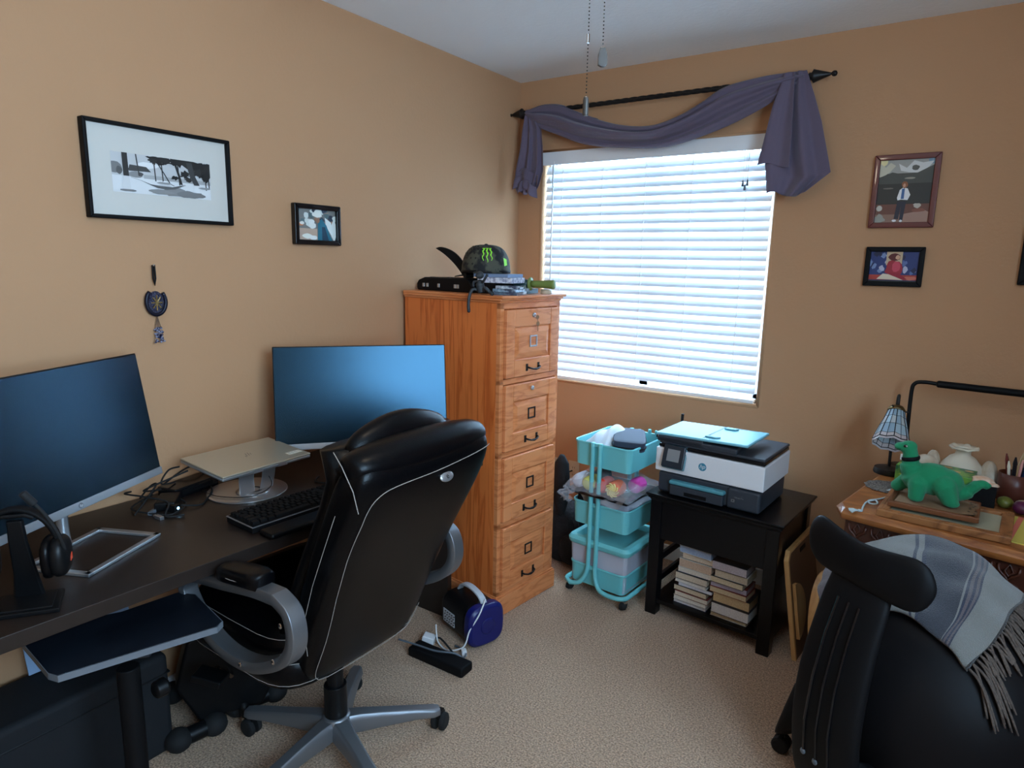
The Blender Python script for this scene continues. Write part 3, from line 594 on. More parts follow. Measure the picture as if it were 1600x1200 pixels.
for i, (x, y, l) in enumerate(((.150, .100, .014), (.157, .106, .026), (.166, .108, .026), (.175, .112, .014))): lg.add([(x, y, .0004), (x+.0025, y, .0004), (x+.0025+l*.3, y+l, .0004), (x+l*.3, y+l, .0004)], [(0, 1, 2, 3)])
ob('slash_logo', lg, cmat('logo_dark', 120, 116, 108, .3, metal=.7), lid)
ob('sticker', inT(MB()).box(.262, .316, .030, .052, .0001, .0006), cmat('sticker', 222, 220, 206, .6), lid)
b = MB(); b.T = T
for x in (.268, .28, .292): b.box(x, x+.008, .036, .0375, .0006, .0008); b.box(x, x+.006, .043, .0445, .0006, .0008)
ob('sticker_print', b, 'badge_grey', lid)

# keyboard and wrist rest
kb = thing('keyboard', 'compact black mechanical keyboard with bright edge line on the desk', 'keyboard', (.546, -2.091, DZ), 1.5133)
ob('case', MB().prism([(0, 0), (.37, 0), (.37, .135), (0, .135)], .002, .018), 'matte', kb, bevel=.002)
ob('edge_trim', MB().box(-.0012, .3712, -.0012, .1362, .0185, .0205), 'silver', kb)
ob('plate', MB().box(.003, .367, .003, .132, .0205, .0215), 'matte', kb)
pitchk = .0195; rows = [[1]*14+[1, 1, 1, 1.0], [1]*13+[2, 1, 1, 1], [1.5]+[1]*12+[1.5, 1, 1, 1], [1.75]+[1]*11+[2.25, 1, 1, 1], [2.25]+[1]*10+[1.75, 1, 1, 1, 1], [1.25, 1.25, 1.25, 6.25, 1, 1, 1, 1, 1, 1, 1]]
kc = 0
for ri, row in enumerate(rows):
    x = .006; y = .130-(ri+1)*.0205
    for w_ in row:
        wk = w_*pitchk
        if x+wk > .366: break
        e = .0015; hh = .0325 - (.0008*abs(ri-3)); 
        lo = [(x+e, y+e, .022), (x+wk-e, y+e, .022), (x+wk-e, y+.0195-e, .022), (x+e, y+.0195-e, .022)]
        f_ = .0028; up = [(x+f_, y+f_, hh), (x+wk-f_, y+f_, hh), (x+wk-f_, y+.0195-f_+.0005, hh+.001), (x+f_, y+.0195-f_+.0005, hh+.001)]
        ob('keycap', MB().loft([lo, up]), 'matte', kb, bevel=.0008, seg=1); kc += 1
        x += wk
wr = ob('wrist_rest', MB().box(0, .34, -.033, .033, 0, .018), 'leather', None, bevel=.012, seg=5, loc=(.593, -2.085, DZ), rot=(0, 0, 1.5133)); label(wr, 'padded black wrist rest in front of the keyboard', 'wrist rest')

# headset on its stand
hsd = thing('headset_stand', 'black angular headset stand at the left front of the desk', 'headset stand', (.492, -2.612, DZ), .95)
ob('base', MB().prism([(-.075, -.05), (.075, -.05), (.06, .05), (-.06, .05)], 0, .010).prism([(-.06, -.04), (.06, -.04), (.05, .04), (-.05, .04)], .0, .013), 'black', hsd, bevel=.002)
ob('upright', MB().band([(0, .03, .012), (0, .02, .07), (0, .0, .15), (0, -.005, .20)], (1, 0, 0), [.06, .045, .035, .03], .012), 'black', hsd, bevel=.002)
ob('cradle', MB().band([(-.035, 0, .205), (-.02, 0, .212), (.02, 0, .212), (.035, 0, .205)], (0, 1, 0), .03, .008), 'black', hsd)
hp_ = thing('headset', 'black headset with boom microphone and small orange mark hanging on the stand', 'headset', (.492, -2.612, DZ), .95)
arc = [(.076*math.cos(a), -.002, .125+.100*math.sin(a)) for a in [PI*k/16 for k in range(-1, 18)]]
ob('headband', MB().band(arc, (0, 1, 0), .024, .009), 'matte', hp_, smooth=True)
for s_ in (-1, 1):
    e_ = ob('ear_cup', MB().ell((s_*.074, 0, .11), .020, .040, .045, 18, 12, p=.8), 'black', hp_, smooth=True)
    ob('ear_pad', MB().ell((s_*.054, 0, .11), .013, .041, .045, 18, 10, p=.7), 'leather', e_, smooth=True)
    ob('logo_mark', MB().prism([(-.006, -.008), (.006, -.006), (.006, .008), (-.002, .006)], .0935 if s_ > 0 else -.0945, .0945 if s_ > 0 else -.0935, Matrix(((0, 0, 1, 0), (1, 0, 0, 0), (0, 1, 0, .105), (0, 0, 0, 1)))), cmat('orange_red', 220, 70, 40, .5), e_)
mp_ = catmull([(.088, -.02, .13), (.085, -.045, .18), (.070, -.055, .225), (.055, -.058, .25)], 6)
mb_ = ob('microphone_boom', MB().tube(mp_, .0035, 8), 'rubber', hp_, smooth=True)
ob('microphone', MB().tube([mp_[-1], mp_[-1]+Vector((-.018, -.004, .028))], .0085, 10), 'rubber', mb_, bevel=.002)

# chargers and cables between the monitor and the laptop
def cable(name, lab, pts, r_, m_, cat='cable', group=None, n=8, parent=None):
    o = ob(name, MB().tube(catmull(pts, n), r_, 7), m_, parent, smooth=True)
    if not parent: label(o, lab, cat, group)
    return o
dz = DZ
dock = thing('docking_station', 'black docking box with cables on the desk against the wall', 'docking station', (.068, -2.0, DZ), .2)
ob('case', MB().box(-.04, .04, -.085, .085, 0, .034), 'gloss', dock, bevel=.004)
ob('vent', MB().box(.0401, .041, -.06, .06, .01, .024), 'matte', dock)
pb = thing('power_brick', 'black laptop charger brick lying on cables left of the docking box', 'charger', (.150, -2.115, DZ), .9)
ob('case', MB().box(-.03, .03, -.05, .05, 0.0, .028), 'black', pb, bevel=.006)
hb = thing('usb_hub', 'small black hub with a glowing blue port light', 'usb hub', (.205, -2.128, DZ), .3)
ob('case', MB().box(-.018, .018, -.012, .012, .0, .022), 'black', hb, bevel=.003)
ob('port_light', MB().prism(blob(0, 0, .004, .004, 12, 0), .0181, .0195, Matrix(((0, 0, 1, 0), (1, 0, 0, 0), (0, 1, 0, .012), (0, 0, 0, 1)))), 'led', hb)
cab = [([(.06, -2.04, dz+.037), (.09, -2.1, dz+.055), (.10, -2.08, dz+.095), (.13, -2.06, dz+.108)], 'black cable plugged into the laptop left side, upper loop'),
       ([(.05, -2.06, dz+.02), (.10, -2.16, dz+.05), (.15, -2.10, dz+.085), (.17, -2.055, dz+.102)], 'black cable arching from the clutter to the laptop side port'),
       ([(.03, -2.10, dz+.005), (.10, -2.20, dz+.006), (.20, -2.18, dz+.006), (.24, -2.15, dz+.006), (.19, -2.08, dz+.006), (.12, -2.07, dz+.006)], 'black cable looped flat on the desk by the charger'),
       ([(.02, -2.16, dz+.03), (.07, -2.20, dz+.045), (.13, -2.17, dz+.04), (.2, -2.14, dz+.03), (.24, -2.17, dz+.006), (.27, -2.13, dz+.005)], 'thick black cable lying on top of the charger brick'),
       ([(.205, -2.105, dz+.012), (.23, -2.06, dz+.005), (.2, -2.02, dz+.004), (.165, -1.98, dz+.01), (.13, -1.96, dz+.016)], 'blue tinted cable running from the lit hub to the docking box'),
       ([(.06, -2.15, dz+.004), (.02, -2.07, dz+.02), (.01, -1.96, dz+.06), (.02, -1.9, dz+.03), (.03, -1.86, dz+.004)], 'black cable against the wall behind the docking box'),
       ([(.13, -1.99, dz+.008), (.22, -1.99, dz+.010), (.30, -1.93, dz+.010), (.31, -1.86, dz+.03), (.25, -1.84, dz+.06), (.20, -1.86, dz+.085)], 'thin cord crossing the round laptop riser'),
       ([(.16, -2.22, dz+.005), (.13, -2.17, dz+.03), (.10, -2.12, dz+.06), (.06, -2.12, dz+.045), (.03, -2.14, dz+.004)], 'short black lead standing up behind the charger'),
       ([(.30, -1.66, dz+.005), (.33, -1.70, dz+.004), (.38, -1.68, dz+.004), (.42, -1.60, dz+.004)], 'black cable on the desk in front of the monitor behind the chair')]
for i, (p_, l_) in enumerate(cab): cable('cable', l_, p_, .0028 if i != 6 else .0014, 'rubber', group='cables on the desk')
for i, (x, y, l_) in enumerate(((.175, -2.175, 'grey cable plug on the left in the cable clutter'), (.232, -2.185, 'pale cable plug lying beside the glowing hub'))):
    o = ob('cable_plug', MB().box(-.006, .006, -.016, .016, 0, .010).box(-.004, .004, .016, .026, .002, .008), 'grey' if i == 0 else 'alu', None, bevel=.001, loc=(x, y, DZ), rot=(0, 0, .6+i)); label(o, l_, 'plug')

# ================================================================= OFFICE CHAIR
oc = thing('office_chair', 'high backed black leather executive chair with silver arms and base', 'office chair', (.671, -1.925, 0), math.radians(89))
# local: x right of the sitter, +y forward, z up
keys = [(.375, -.120, .150, .025), (.40, -.140, .190, .040), (.46, -.165, .208, .052), (.56, -.205, .218, .060), (.68, -.258, .226, .064), (.80, -.318, .234, .064), (.90, -.372, .240, .064), (.97, -.402, .240, .062), (1.015, -.415, .236, .058), (1.045, -.405, .220, .042), (1.058, -.388, .19, .020)]
def lerpk(z):
    for a, b_ in zip(keys, keys[1:]):
        if z <= b_[0]:
            t = (z-a[0])/(b_[0]-a[0]); return [a[i]+(b_[i]-a[i])*t for i in range(4)]
    return list(keys[-1])
def sec(z, y, hw, th, n=36, e=.42):
    sg = lambda v: math.copysign(abs(v)**e, v)
    return [Vector((hw*sg(math.cos(2*PI*k/n)), y+th+th*sg(math.sin(2*PI*k/n))-.012*(1-(min(1, abs(math.cos(2*PI*k/n)))**e)**2)*0, z)) for k in range(n)]
bk = MB().loft([sec(z, y, hw, th) for z, y, hw, th in keys]); back = ob('backrest', bk, 'leather', oc, smooth=True, sub=1)
# puffed top roll at the rear of the back
rl = MB(); rr = []
for i in range(17):
    t = i/16; x = -.238+.476*t; e_ = (math.sin(PI*min(max(t*.97+.015, .0), 1.0)))**.22
    rr.append([Vector((x, -.352+(.064*math.cos(a))*e_, 1.040+.050*e_*math.sin(a))) for a in [2*PI*k/16 for k in range(16)]])
rl.loft(rr); ob('top_roll', rl, 'leather', back, smooth=True, sub=1)
hc = MB(); rr = []
for i in range(15):
    t = i/14; x = -.175+.35*t; e_ = (math.sin(PI*t)+.02)**.3
    rr.append([Vector((x, -.285+.045*math.cos(a)*e_, 1.055+.068*e_*math.sin(a)-.006*math.cos(2*PI*t))) for a in [2*PI*k/14 for k in range(14)]])
hc.loft(rr); ob('headrest_cushion', hc, 'leather', back, smooth=True, sub=1)
lm_ = MB(); rr = []
for i in range(9):
    z = .50+i*.07; k = lerpk(z); rr.append([Vector((.22*math.copysign(abs(math.cos(a))**.6, math.cos(a)), k[1]+.135+.05*math.sin(a), z)) for a in [2*PI*q/16 for q in range(16)]])
lm_.loft(rr); ob('lumbar_padding', lm_, 'leather', back, smooth=True)
def rear(x, z, out=.002):
    k = lerpk(z); r_ = min(1, abs(x)/k[2]); e = .42; c = r_**(1/e); s_ = math.sqrt(max(0, 1-c*c))**e
    return (x, k[1]+k[3]-k[3]*s_-out, z)
st = MB()
path = [(-.13, .385), (-.165, .40), (-.18, .44), (-.178, .55), (-.190, .68), (-.203, .80), (-.206, .88), (-.200, .945), (-.180, .975), (-.13, .988), (0, .992), (.10, 1.0), (.18, 1.008), (.222, 1.012)]
st.tube([rear(x, z) for x, z in [tuple(p)[:2] for p in catmull([(a, b_, 0) for a, b_ in path], 6)]], .0011, 5)
path = [(-.13, .385), (0, .382), (.12, .388), (.175, .41), (.20, .47)]
st.tube([rear(x, z, .003) for x, z in [tuple(p)[:2] for p in catmull([(a, b_, 0) for a, b_ in path], 6)]], .0011, 5)
st.tube([(-.236, -.315, 1.075), (-.243, -.35, 1.05), (-.243, -.385, 1.0), (-.238, -.395, .95)], .0011, 5)
st.tube([rear(x, z, .003) for x, z in [(-.245, .93), (-.240, .84), (-.232, .72), (-.222, .60), (-.21, .5)]], .0010, 5)
ob('stitching', st, 'thread', back)
em = MB().lathe([(.001, .004), (.018, .004), (.021, .002), (.022, 0)], (0, 0, 0), 30, Matrix(((1.15, 0, 0, 0), (0, 0, -1, 0), (0, .62, 0, 0), (0, 0, 0, 1))))
yb_ = rear(.055, .965)[1]; emo = ob('emblem', em, 'silver', back, smooth=True, loc=(.045, yb_-.001, .965), rot=(-.42, 0, 0))
text('emblem_letter', 'e', .02, Matrix(((1, 0, 0, 0), (0, 0, -1, -.0042), (0, 1, 0, 0), (0, 0, 0, 1))), 'matte', emo, .0003)
# seat
def sx(z, s_): return [Vector((.262*s_*math.copysign(abs(math.cos(a))**.4, math.cos(a)), .13+.265*s_*math.copysign(abs(math.sin(a))**.4, math.sin(a))-.0, z+.02*(math.sin(a) < -.99)*0)) for a in [2*PI*k/32 for k in range(32)]]
seat = ob('seat', MB().loft([sx(.375, .90), sx(.385, .97), sx(.42, 1.0), sx(.455, .985), sx(.462, .96)]), 'leather', oc, smooth=True)
ob('seat_cushion', MB().loft([sx(.462, .95), sx(.475, 1.0), sx(.51, .99), sx(.53, .93), sx(.542, .75)]), 'leather', seat, smooth=True)
b = MB()
for z, s_ in ((.459, .99), (.40, 1.002), (.525, .965)): b.tube([v+Vector((0, 0, 0)) for v in sx(z, s_)], .0010, 4, closed=True)
ob('stitching', b, 'thread', seat)
ob('seat_plate', MB().box(-.11, .11, -.02, .22, .345, .378).box(-.03, .03, .05, .11, .30, .35), 'black', oc, bevel=.006)
ob('tilt_lever', MB().tube([(.1, .1, .355), (.24, .12, .35), (.27, .12, .345)], .006, 8), 'black', oc)
ob('gas_column', MB().cyl((0, 0, .085), (0, 0, .24), .034).cyl((0, 0, .22), (0, 0, .345), .025), 'black', oc, bevel=.002)
# arms
loop = [(-.19, .715), (-.235, .692), (-.25, .64), (-.235, .59), (-.185, .545), (-.09, .50), (.01, .487), (.10, .505), (.185, .55), (.225, .605), (.205, .645), (.14, .668), (.03, .685), (-.10, .708)]
for s_, ax_ in ((-1, .305), (1, .262)):
    lpz = catmull([(s_*ax_, y, z) for y, z in loop+[loop[0]]], 5)[:-1]
    arm = ob('armrest', MB().band(lpz, (1, 0, 0), .048, .030, closed=True), 'chair_silver', oc, smooth=False, bevel=.002)
    b = MB(); b.loft([[Vector((s_*(ax_-.002)+hw*math.copysign(abs(math.cos(a))**.5, math.cos(a)), yy, zz+.020+.021*math.copysign(abs(math.sin(a))**.6, math.sin(a)))) for a in [2*PI*k/16 for k in range(16)]] for yy, zz, hw in ((-.135, .714, .012), (-.13, .715, .030), (-.10, .715, .037), (-.05, .708, .037), (.0, .700, .035), (.03, .695, .030), (.040, .692, .012))])
    ob('arm_pad', b, 'leather', arm, smooth=True)
    b = MB(); b.tube([(s_*(ax_-.002)+.0375*math.cos(a), -.048+.078*math.sin(a), .727-.12*(.078*math.sin(a))) for a in [2*PI*k/24 for k in range(24)]], .0013, 4, closed=True); ob('stitching', b, 'thread', arm)
    b = MB()
    for y, z in ((-.225, .665), (-.19, .56), (-.05, .497)): b.ell((s_*(ax_+.026), y, z), .003, .007, .007, 10, 6)
    ob('bolts', b, 'chrome', arm)
# five star base
for k in range(5):
    a = .954+2*PI*k/5-math.radians(89)
    ca, sa = math.cos(a), math.sin(a); u_ = Vector((ca, sa, 0)); v_ = Vector((-sa, ca, 0)); rr = []
    for r_, hw, zt, zb in ((.028, .030, .135, .085), (.07, .026, .132, .078), (.14, .022, .120, .075), (.24, .021, .102, .072), (.300, .022, .090, .066), (.322, .016, .086, .066)):
        rr.append([u_*r_+v_*(hw*x)+Vector((0, 0, z)) for x, z in ((-1.15, zb), (-1, zb+(zt-zb)*.7), (-.7, zt), (.7, zt), (1, zb+(zt-zb)*.7), (1.15, zb))])
    leg = ob('base_leg', MB().loft(rr), 'chair_silver', oc, bevel=.003)
    c = u_*.318; sw = a+.9+k; d = Vector((math.cos(sw), math.sin(sw), 0)); p_ = Vector((-d.y, d.x, 0))
    cst = ob('caster', MB().cyl(c+Vector((0, 0, .045)), c+Vector((0, 0, .070)), .008).loft([[c+d*.012+d*q*.02+p_*.010*s2+Vector((0, 0, z)) for s2, q, z in ((-1, -1, .05), (1, -1, .05), (1, 1, .052), (-1, 1, .052))], [c+d*.012+d*q*.014+p_*.008*s2+Vector((0, 0, .066)) for s2, q in ((-1, -1), (1, -1), (1, 1), (-1, 1))]]), 'black', leg)
    for s2 in (-1, 1):
        q = c+d*.012+Vector((0, 0, .0285)); ob('wheel', MB().tube([q+p_*s2*.006, q+p_*s2*.010, q+p_*s2*.020, q+p_*s2*.025], [.0275, .0285, .0275, .019], 20), 'rubber', cst, smooth=False, bevel=.001)
ob('hub', MB().lathe([(.036, .078), (.045, .082), (.046, .125), (.040, .138), (.034, .140)], seg=28), 'chair_silver', oc, smooth=True)

# ================================================================= EXERCISE DESK BIKE WITH SIDE TRAY UNDER THE DESK
xb = thing('pedal_exerciser', 'black under desk exercise bike with a dark tray on a post', 'exercise bike', (.30, -2.16, 0), 0)
tr_ = MB(); TZ = .600
pg = [(.395, -2.60), (.42, -2.63), (.68, -2.645), (.715, -2.62), (.735, -2.33), (.715, -2.305), (.55, -2.265), (.46, -2.30), (.405, -2.40)]
pgl = [(x-.30, y+2.16) for x, y in [(.349, -2.55), (.366, -2.590), (.548, -2.605), (.577, -2.597), (.672, -2.286), (.658, -2.262), (.478, -2.228), (.430, -2.25), (.413, -2.388), (.372, -2.468)]]
ob('tray', tr_.prism(pgl, TZ-.018, TZ), mat('tray_laminate', S(24, 29, 37), .35, wood=((2, 2, 30), S(18, 22, 29)), spec=.3), xb, bevel=.003)
ob('tray_edge', MB().prism([(x*1.0+(x-.22)*.006, y*1.0+(y+.29)*.006) for x, y in pgl], TZ-.0175, TZ-.002), cmat('edge_grey', 104, 108, 114, .45), xb)
ob('post', MB().tube([(.205, -.265, .50), (.205, -.265, .03)], .026, 14), 'matte', xb, bevel=.003)
ob('tilt_joint', MB().cyl((.185, -.295, .555), (.245, -.225, .555), .030).box(.175, .255, -.30, -.22, .575, .597), 'slate', xb, bevel=.004)
ob('clamp_knob', MB().lathe([(.012, 0), (.022, .006), (.024, .03), (.018, .036), (.001, .037)], (.235, -.225, .42), 12, RT(-PI/2, 0, 0)), 'black', xb, bevel=.002)
ob('post_foot', MB().tube([(.10, -.52, .022), (.215, -.26, .03), (.22, -.10, .022)], .018, 10), 'matte', xb, smooth=True)
by = thing('mini_bike', 'black folding pedal bike with rounded floor feet beneath the desk', 'exercise bike', (.27, -2.02, 0), 0)
bd = MB().prism([(-.10, .05), (.09, .05), (.15, .16), (.13, .34), (.02, .40), (-.12, .33), (-.16, .18)], -.045, .045, Matrix(((.45, 0, .89, 0), (.89, 0, -.45, 0), (0, 1, 0, 0), (0, 0, 0, 1))))
ob('housing', bd, 'black', by, bevel=.012, seg=3)
ob('crank', MB().tube([(-.05, .03, .22), (-.09, .06, .22), (-.15, .05, .15)], .008, 8).tube([(.05, -.03, .22), (.09, -.05, .22), (.12, -.11, .29)], .008, 8), 'chrome', by)
for c, rz in (((-.19, .03, .145), .5), ((.15, -.15, .295), .5)): ob('pedal', MB().box(-.045, .045, -.03, .03, -.010, .012), 'black', by, bevel=.005, loc=c, rot=(0, .2, rz))
for p0, p1 in (((.0, -.18, .036), (.020, -.075, .036)), ((.0, .02, .036), (.035, .14, .036)), ((-.235, -.07, .036), (-.14, .10, .036))):
    f_ = ob('floor_bar', MB().tube([p0, p1], .026, 14), 'black', by, smooth=False, bevel=.003)
    for p in (p0, p1):
        ob('end_cap', MB().ell((p[0], p[1], .036), .040, .040, .036, 14, 10), 'rubber', f_, smooth=True)
ob('frame_tube', MB().tube([(-.16, .035, .028), (0, .03, .08), (.08, .0, .05)], .016, 10), 'black', by, smooth=True)
# dark case and papers below the desk
csx = thing('storage_case', 'long low black fabric case against the wall under the left part of the desk', 'case', (.14, -2.66, 0), 0)
ob('body', MB().box(-.11, .11, -.60, .46, .0, .325), cmat('case_fabric', 20, 22, 26, .8, bump=(300, .3, .001)), csx, bevel=.02, seg=4)
ob('zipper', MB().box(-.1115, .1115, -.6015, .4615, .26, .266), 'black', csx, bevel=.02, seg=3)
for (y0, y1, h_, lab) in ((-2.49, -2.30, .125, 'pale blue paper folder leaning on the wall on top of the low black case'), (-2.285, -2.205, .115, 'small pale folder leaning on the wall at the right end of the low black case')):
    o = ob('paper_folder', MB().box(0, .006, y0, y1, 0, h_), cmat('paper_blue', 150, 180, 214, .6), None, bevel=.001, loc=(.050, 0, .3265), rot=(0, -.25, 0)); label(o, lab, 'paper')

# ================================================================= FLOOR CLUTTER BY THE CABINET
vc = thing('air_pump', 'black and navy portable electric pump with grey grille beside the oak cabinet', 'electric pump', (.605, -1.16, 0), -.30)
b = MB(); rr = []
for y_, s_ in ((-.085, .80), (-.075, .95), (.03, 1.0), (.06, .97)):
    rr.append([Vector((-.075+.0+y_*0+.078*s_*math.copysign(abs(math.cos(a))**.55, math.cos(a)), y_, .082+.078*s_*math.copysign(abs(math.sin(a))**.55, math.sin(a)))) for a in [2*PI*k/24 for k in range(24)]])
b = MB(); T = RT(0, 0, PI/2)
def sqr(r_, x): return [Vector((x, r_*math.copysign(abs(math.cos(a))**.6, math.cos(a)), .088+r_*math.copysign(abs(math.sin(a))**.6, math.sin(a)))) for a in [2*PI*k/28 for k in range(28)]]
ob('body', MB().loft([sqr(.070, -.12), sqr(.080, -.11), sqr(.080, .035), sqr(.076, .05)]), 'black', vc, bevel=.003)
cover = ob('end_cover', MB().loft([sqr(.078, .052), sqr(.087, .060), sqr(.086, .088), sqr(.074, .100)]), 'navy', vc, bevel=.004)
ob('dimple', MB().lathe([(.034, 0), (.030, .003), (.012, -.0015), (.001, -.0015)], (.0995, 0, .088), 24, RT(0, PI/2, 0)), 'navy', cover, smooth=True)
ob('handle', MB().band(catmull([(-.10, 0, .160), (-.07, 0, .196), (-.01, 0, .206), (.05, 0, .192), (.075, 0, .165)], 5), (0, 1, 0), .028, .010), cmat('light_grey', 180, 182, 186, .4), vc, smooth=False)
gr = MB().box(-.095, -.015, -.0835, -.080, .052, .108); g_ = ob('grille', gr, cmat('light_grey', 0, 0, 0), vc, bevel=.002)
b = MB()
for i in range(5):
    for j in range(4):
        x = -.088+i*.0155+(j % 2)*.004; z = .058+j*.0125; b.add([(x, -.0838, z), (x+.010, -.0838, z+.004), (x+.012, -.0838, z+.009), (x+.002, -.0838, z+.005)], [(0, 1, 2, 3)])
ob('grille_holes', b, 'gloss', g_)
cable('cord', 'white power cord looped over the pump handle and down to the carpet', [(.68, -1.18, .190), (.69, -1.235, .15), (.668, -1.265, .09), (.655, -1.285, .03), (.60, -1.31, .006), (.55, -1.31, .02), (.53, -1.30, .05), (.51, -1.28, .07)], .0032, 'white', 'cord')
o = ob('cord_plug', MB().box(-.010, .010, -.013, .013, 0, .024).box(-.006, .006, .013, .028, .006, .018), 'white', None, bevel=.003, loc=(.662, -1.292, .0), rot=(0, 0, .9)); label(o, 'white plug lying on the carpet in front of the navy pump end', 'plug')
ps = thing('power_strip', 'long black rectangular bar lying on the carpet behind the office chair', 'power strip', (.62, -1.385, 0), .03)
ob('body', MB().box(-.13, .13, -.035, .035, 0, .038), 'matte', ps, bevel=.008, seg=2)
cable('cable', 'grey cable curling over the black bar on the carpet', [(.44, -1.42, .05), (.52, -1.40, .045), (.60, -1.39, .046), (.67, -1.36, .046), (.69, -1.33, .02), (.66, -1.28, .01), (.60, -1.27, .006)], .0038, 'grey', 'cable', 'cables behind the chair')
cable('cable', 'black cable lying beside the black bar near the pump', [(.48, -1.33, .006), (.53, -1.30, .03), (.58, -1.32, .045), (.64, -1.33, .02), (.70, -1.35, .006)], .0038, 'rubber', 'cable', 'cables behind the chair')
o = ob('adapter', MB().box(-.025, .025, -.02, .02, 0, .032), 'white', None, bevel=.004, loc=(.50, -1.315, .006), rot=(0, .2, .4)); label(o, 'small white adapter on the carpet left of the pump', 'adapter')
# black bags squeezed between cabinet and window wall
bg_ = thing('backpack', 'black backpack slumped on the carpet between the oak cabinet and the teal cart', 'bag', (.56, -.33, 0), .1)
fb_ = cmat('bag_fabric', 16, 17, 20, .85, bump=(40, .5, .01))
ob('body', MB().ell((0, 0, .16), .125, .11, .16, 20, 14, p=.8), fb_, bg_, smooth=True)
ob('pocket', MB().ell((.07, -.08, .11), .07, .05, .085, 16, 10, p=.8), fb_, bg_, smooth=True)
ob('strap', MB().band(catmull([(.06, -.06, .28), (.10, -.10, .22), (.12, -.11, .10), (.10, -.08, .02)], 6), (1, 0, 0), .03, .006), fb_, bg_)
hb_ = ob('hanging_bag', MB().loft([[Vector((.02*s_*math.cos(a)*2, .03*s_*math.sin(a), z)) for a in [2*PI*k/14 for k in range(14)]] for z, s_ in ((.30, .5), (.36, .9), (.46, 1.1), (.56, .9), (.60, .3))]), fb_, None, smooth=True, loc=(.515, -.50, .02)); label(hb_, 'slim black bag strap hanging behind the right edge of the oak cabinet', 'bag')
hb_.location = (.60, -.47, 0)
# ================================================================= OUTLETS
for x, lab in ((.411, 'ivory wall outlet with a black plug right of the cabinet, behind the cart'), (.31, 'ivory wall plate half hidden by the oak cabinet')):
    o_ = thing('wall_outlet', lab, 'outlet', (x, 0, .362)); iv = cmat('ivory', 196, 182, 158, .4)
    ob('plate', MB().box(-.035, .035, -.006, -.0005, -.057, .057), iv, o_, bevel=.003)
    for z in (.02, -.02):
        s_ = ob('socket', MB().prism(blob(0, z, .016, .014, 16, 0), .006, .0075, Matrix(((1, 0, 0, 0), (0, 0, -1, 0), (0, 1, 0, 0), (0, 0, 0, 1)))), iv, o_)
        ob('slots', MB().box(-.007, -.005, -.008, -.0074, z-.005, z+.005).box(.005, .007, -.008, -.0074, z-.004, z+.004), 'matte', s_)
cable('electric_cable', 'black cord running from the ivory outlet behind the oak cabinet', [(.405, -.012, .365), (.39, -.05, .36), (.35, -.07, .345), (.29, -.05, .33), (.25, -.04, .30)], .004, 'rubber', 'cord')

# ================================================================= TEAL CART
ct = thing('utility_cart', 'teal three tier rolling utility cart between the cabinet and the black stand', 'utility cart', (.728, -.585, 0), -.075)
CW, CD = .282, .325
def tray(z0, z1):
    b = MB()
    def ring(z, g): 
        r_ = .028; out = []
        for cx, cy, a0 in ((CW-r_, CD-r_, 0), (r_, CD-r_, PI/2), (r_, r_, PI), (CW-r_, r_, 1.5*PI)):
            for k in range(6):
                a = a0+k*PI/10; out.append(Vector((cx+(r_+g)*math.cos(a), cy+(r_+g)*math.sin(a), z)))
        return out
    b.loft([ring(z1, .006), ring(z1+.004, .004), ring(z1+.003, .0), ring(z0, -.006), ring(z0, -.0065)], cap=False)
    b.loft([ring(z1, .006), ring(z1-.005, .005), ring(z1-.006, .0015), ring(z0, -.0045)], cap=False)
    b.add(ring(z0, -.005), [tuple(range(24))])
    return ob('basket', b, 'teal', ct, smooth=False, solid=.0012)
t3 = tray(.617, .722); t2 = tray(.34, .445); t1 = tray(.055, .148)
for s_ in (0, 1):
    y = -.012 if s_ == 0 else CD+.012; d = -1 if s_ == 0 else 1
    for xm, sx_ in ((.103, -1), (.141, 1)):
        xe = -.015 if sx_ < 0 else CW+.02
        P = [(xm, y, .73), (xm, y, .50), (xm, y, .20), (xm+sx_*.004, y+d*.006, .12), (xm+sx_*.03, y+d*.018, .072), (xm+sx_*.07, y+d*.024, .058), (xe-sx_*.035, y+d*.02, .057), (xe-sx_*.004, y+d*-.004, .057), (xe, y-d*.045, .057), (xe, CD/2, .057)]
        ob('frame_tube', MB().tube(catmull(P, 6), .0102, 10), 'teal', ct, smooth=True)
    ob('rail_clip', MB().box(.10, .145, y-.004, y+.004, .715, .728).box(.10, .145, y-.004, y+.004, .436, .446).box(.10, .145, y-.004, y+.004, .139, .149), 'teal', ct)
for x, y in ((.0, .01), (CW+.005, .0), (.0, CD-.01), (CW+.005, CD-.01)):
    cst = ob('caster', MB().cyl((x, y, .040), (x, y, .056), .007).box(x-.012, x+.012, y-.012, y+.012, .028, .042), 'chrome', ct, bevel=.001)
    ob('wheel', MB().tube([(x-.009, y-.012, .019), (x-.006, y-.012, .019), (x+.006, y+.002, .019), (x+.009, y+.002, .019)], [.017, .0188, .0188, .017], 18), 'rubber', cst)
for x in (.20, .235): ob('hook_tab', MB().cyl((x, CD+.004, .725), (x, CD+.004, .742), .008), 'teal', ct, bevel=.002)
CM = Matrix.Translation((.728, -.585, 0)) @ Matrix.Rotation(-.075, 4, 'Z')
def CQ(x, y, z): return tuple(CM @ Vector((x, y, z)))
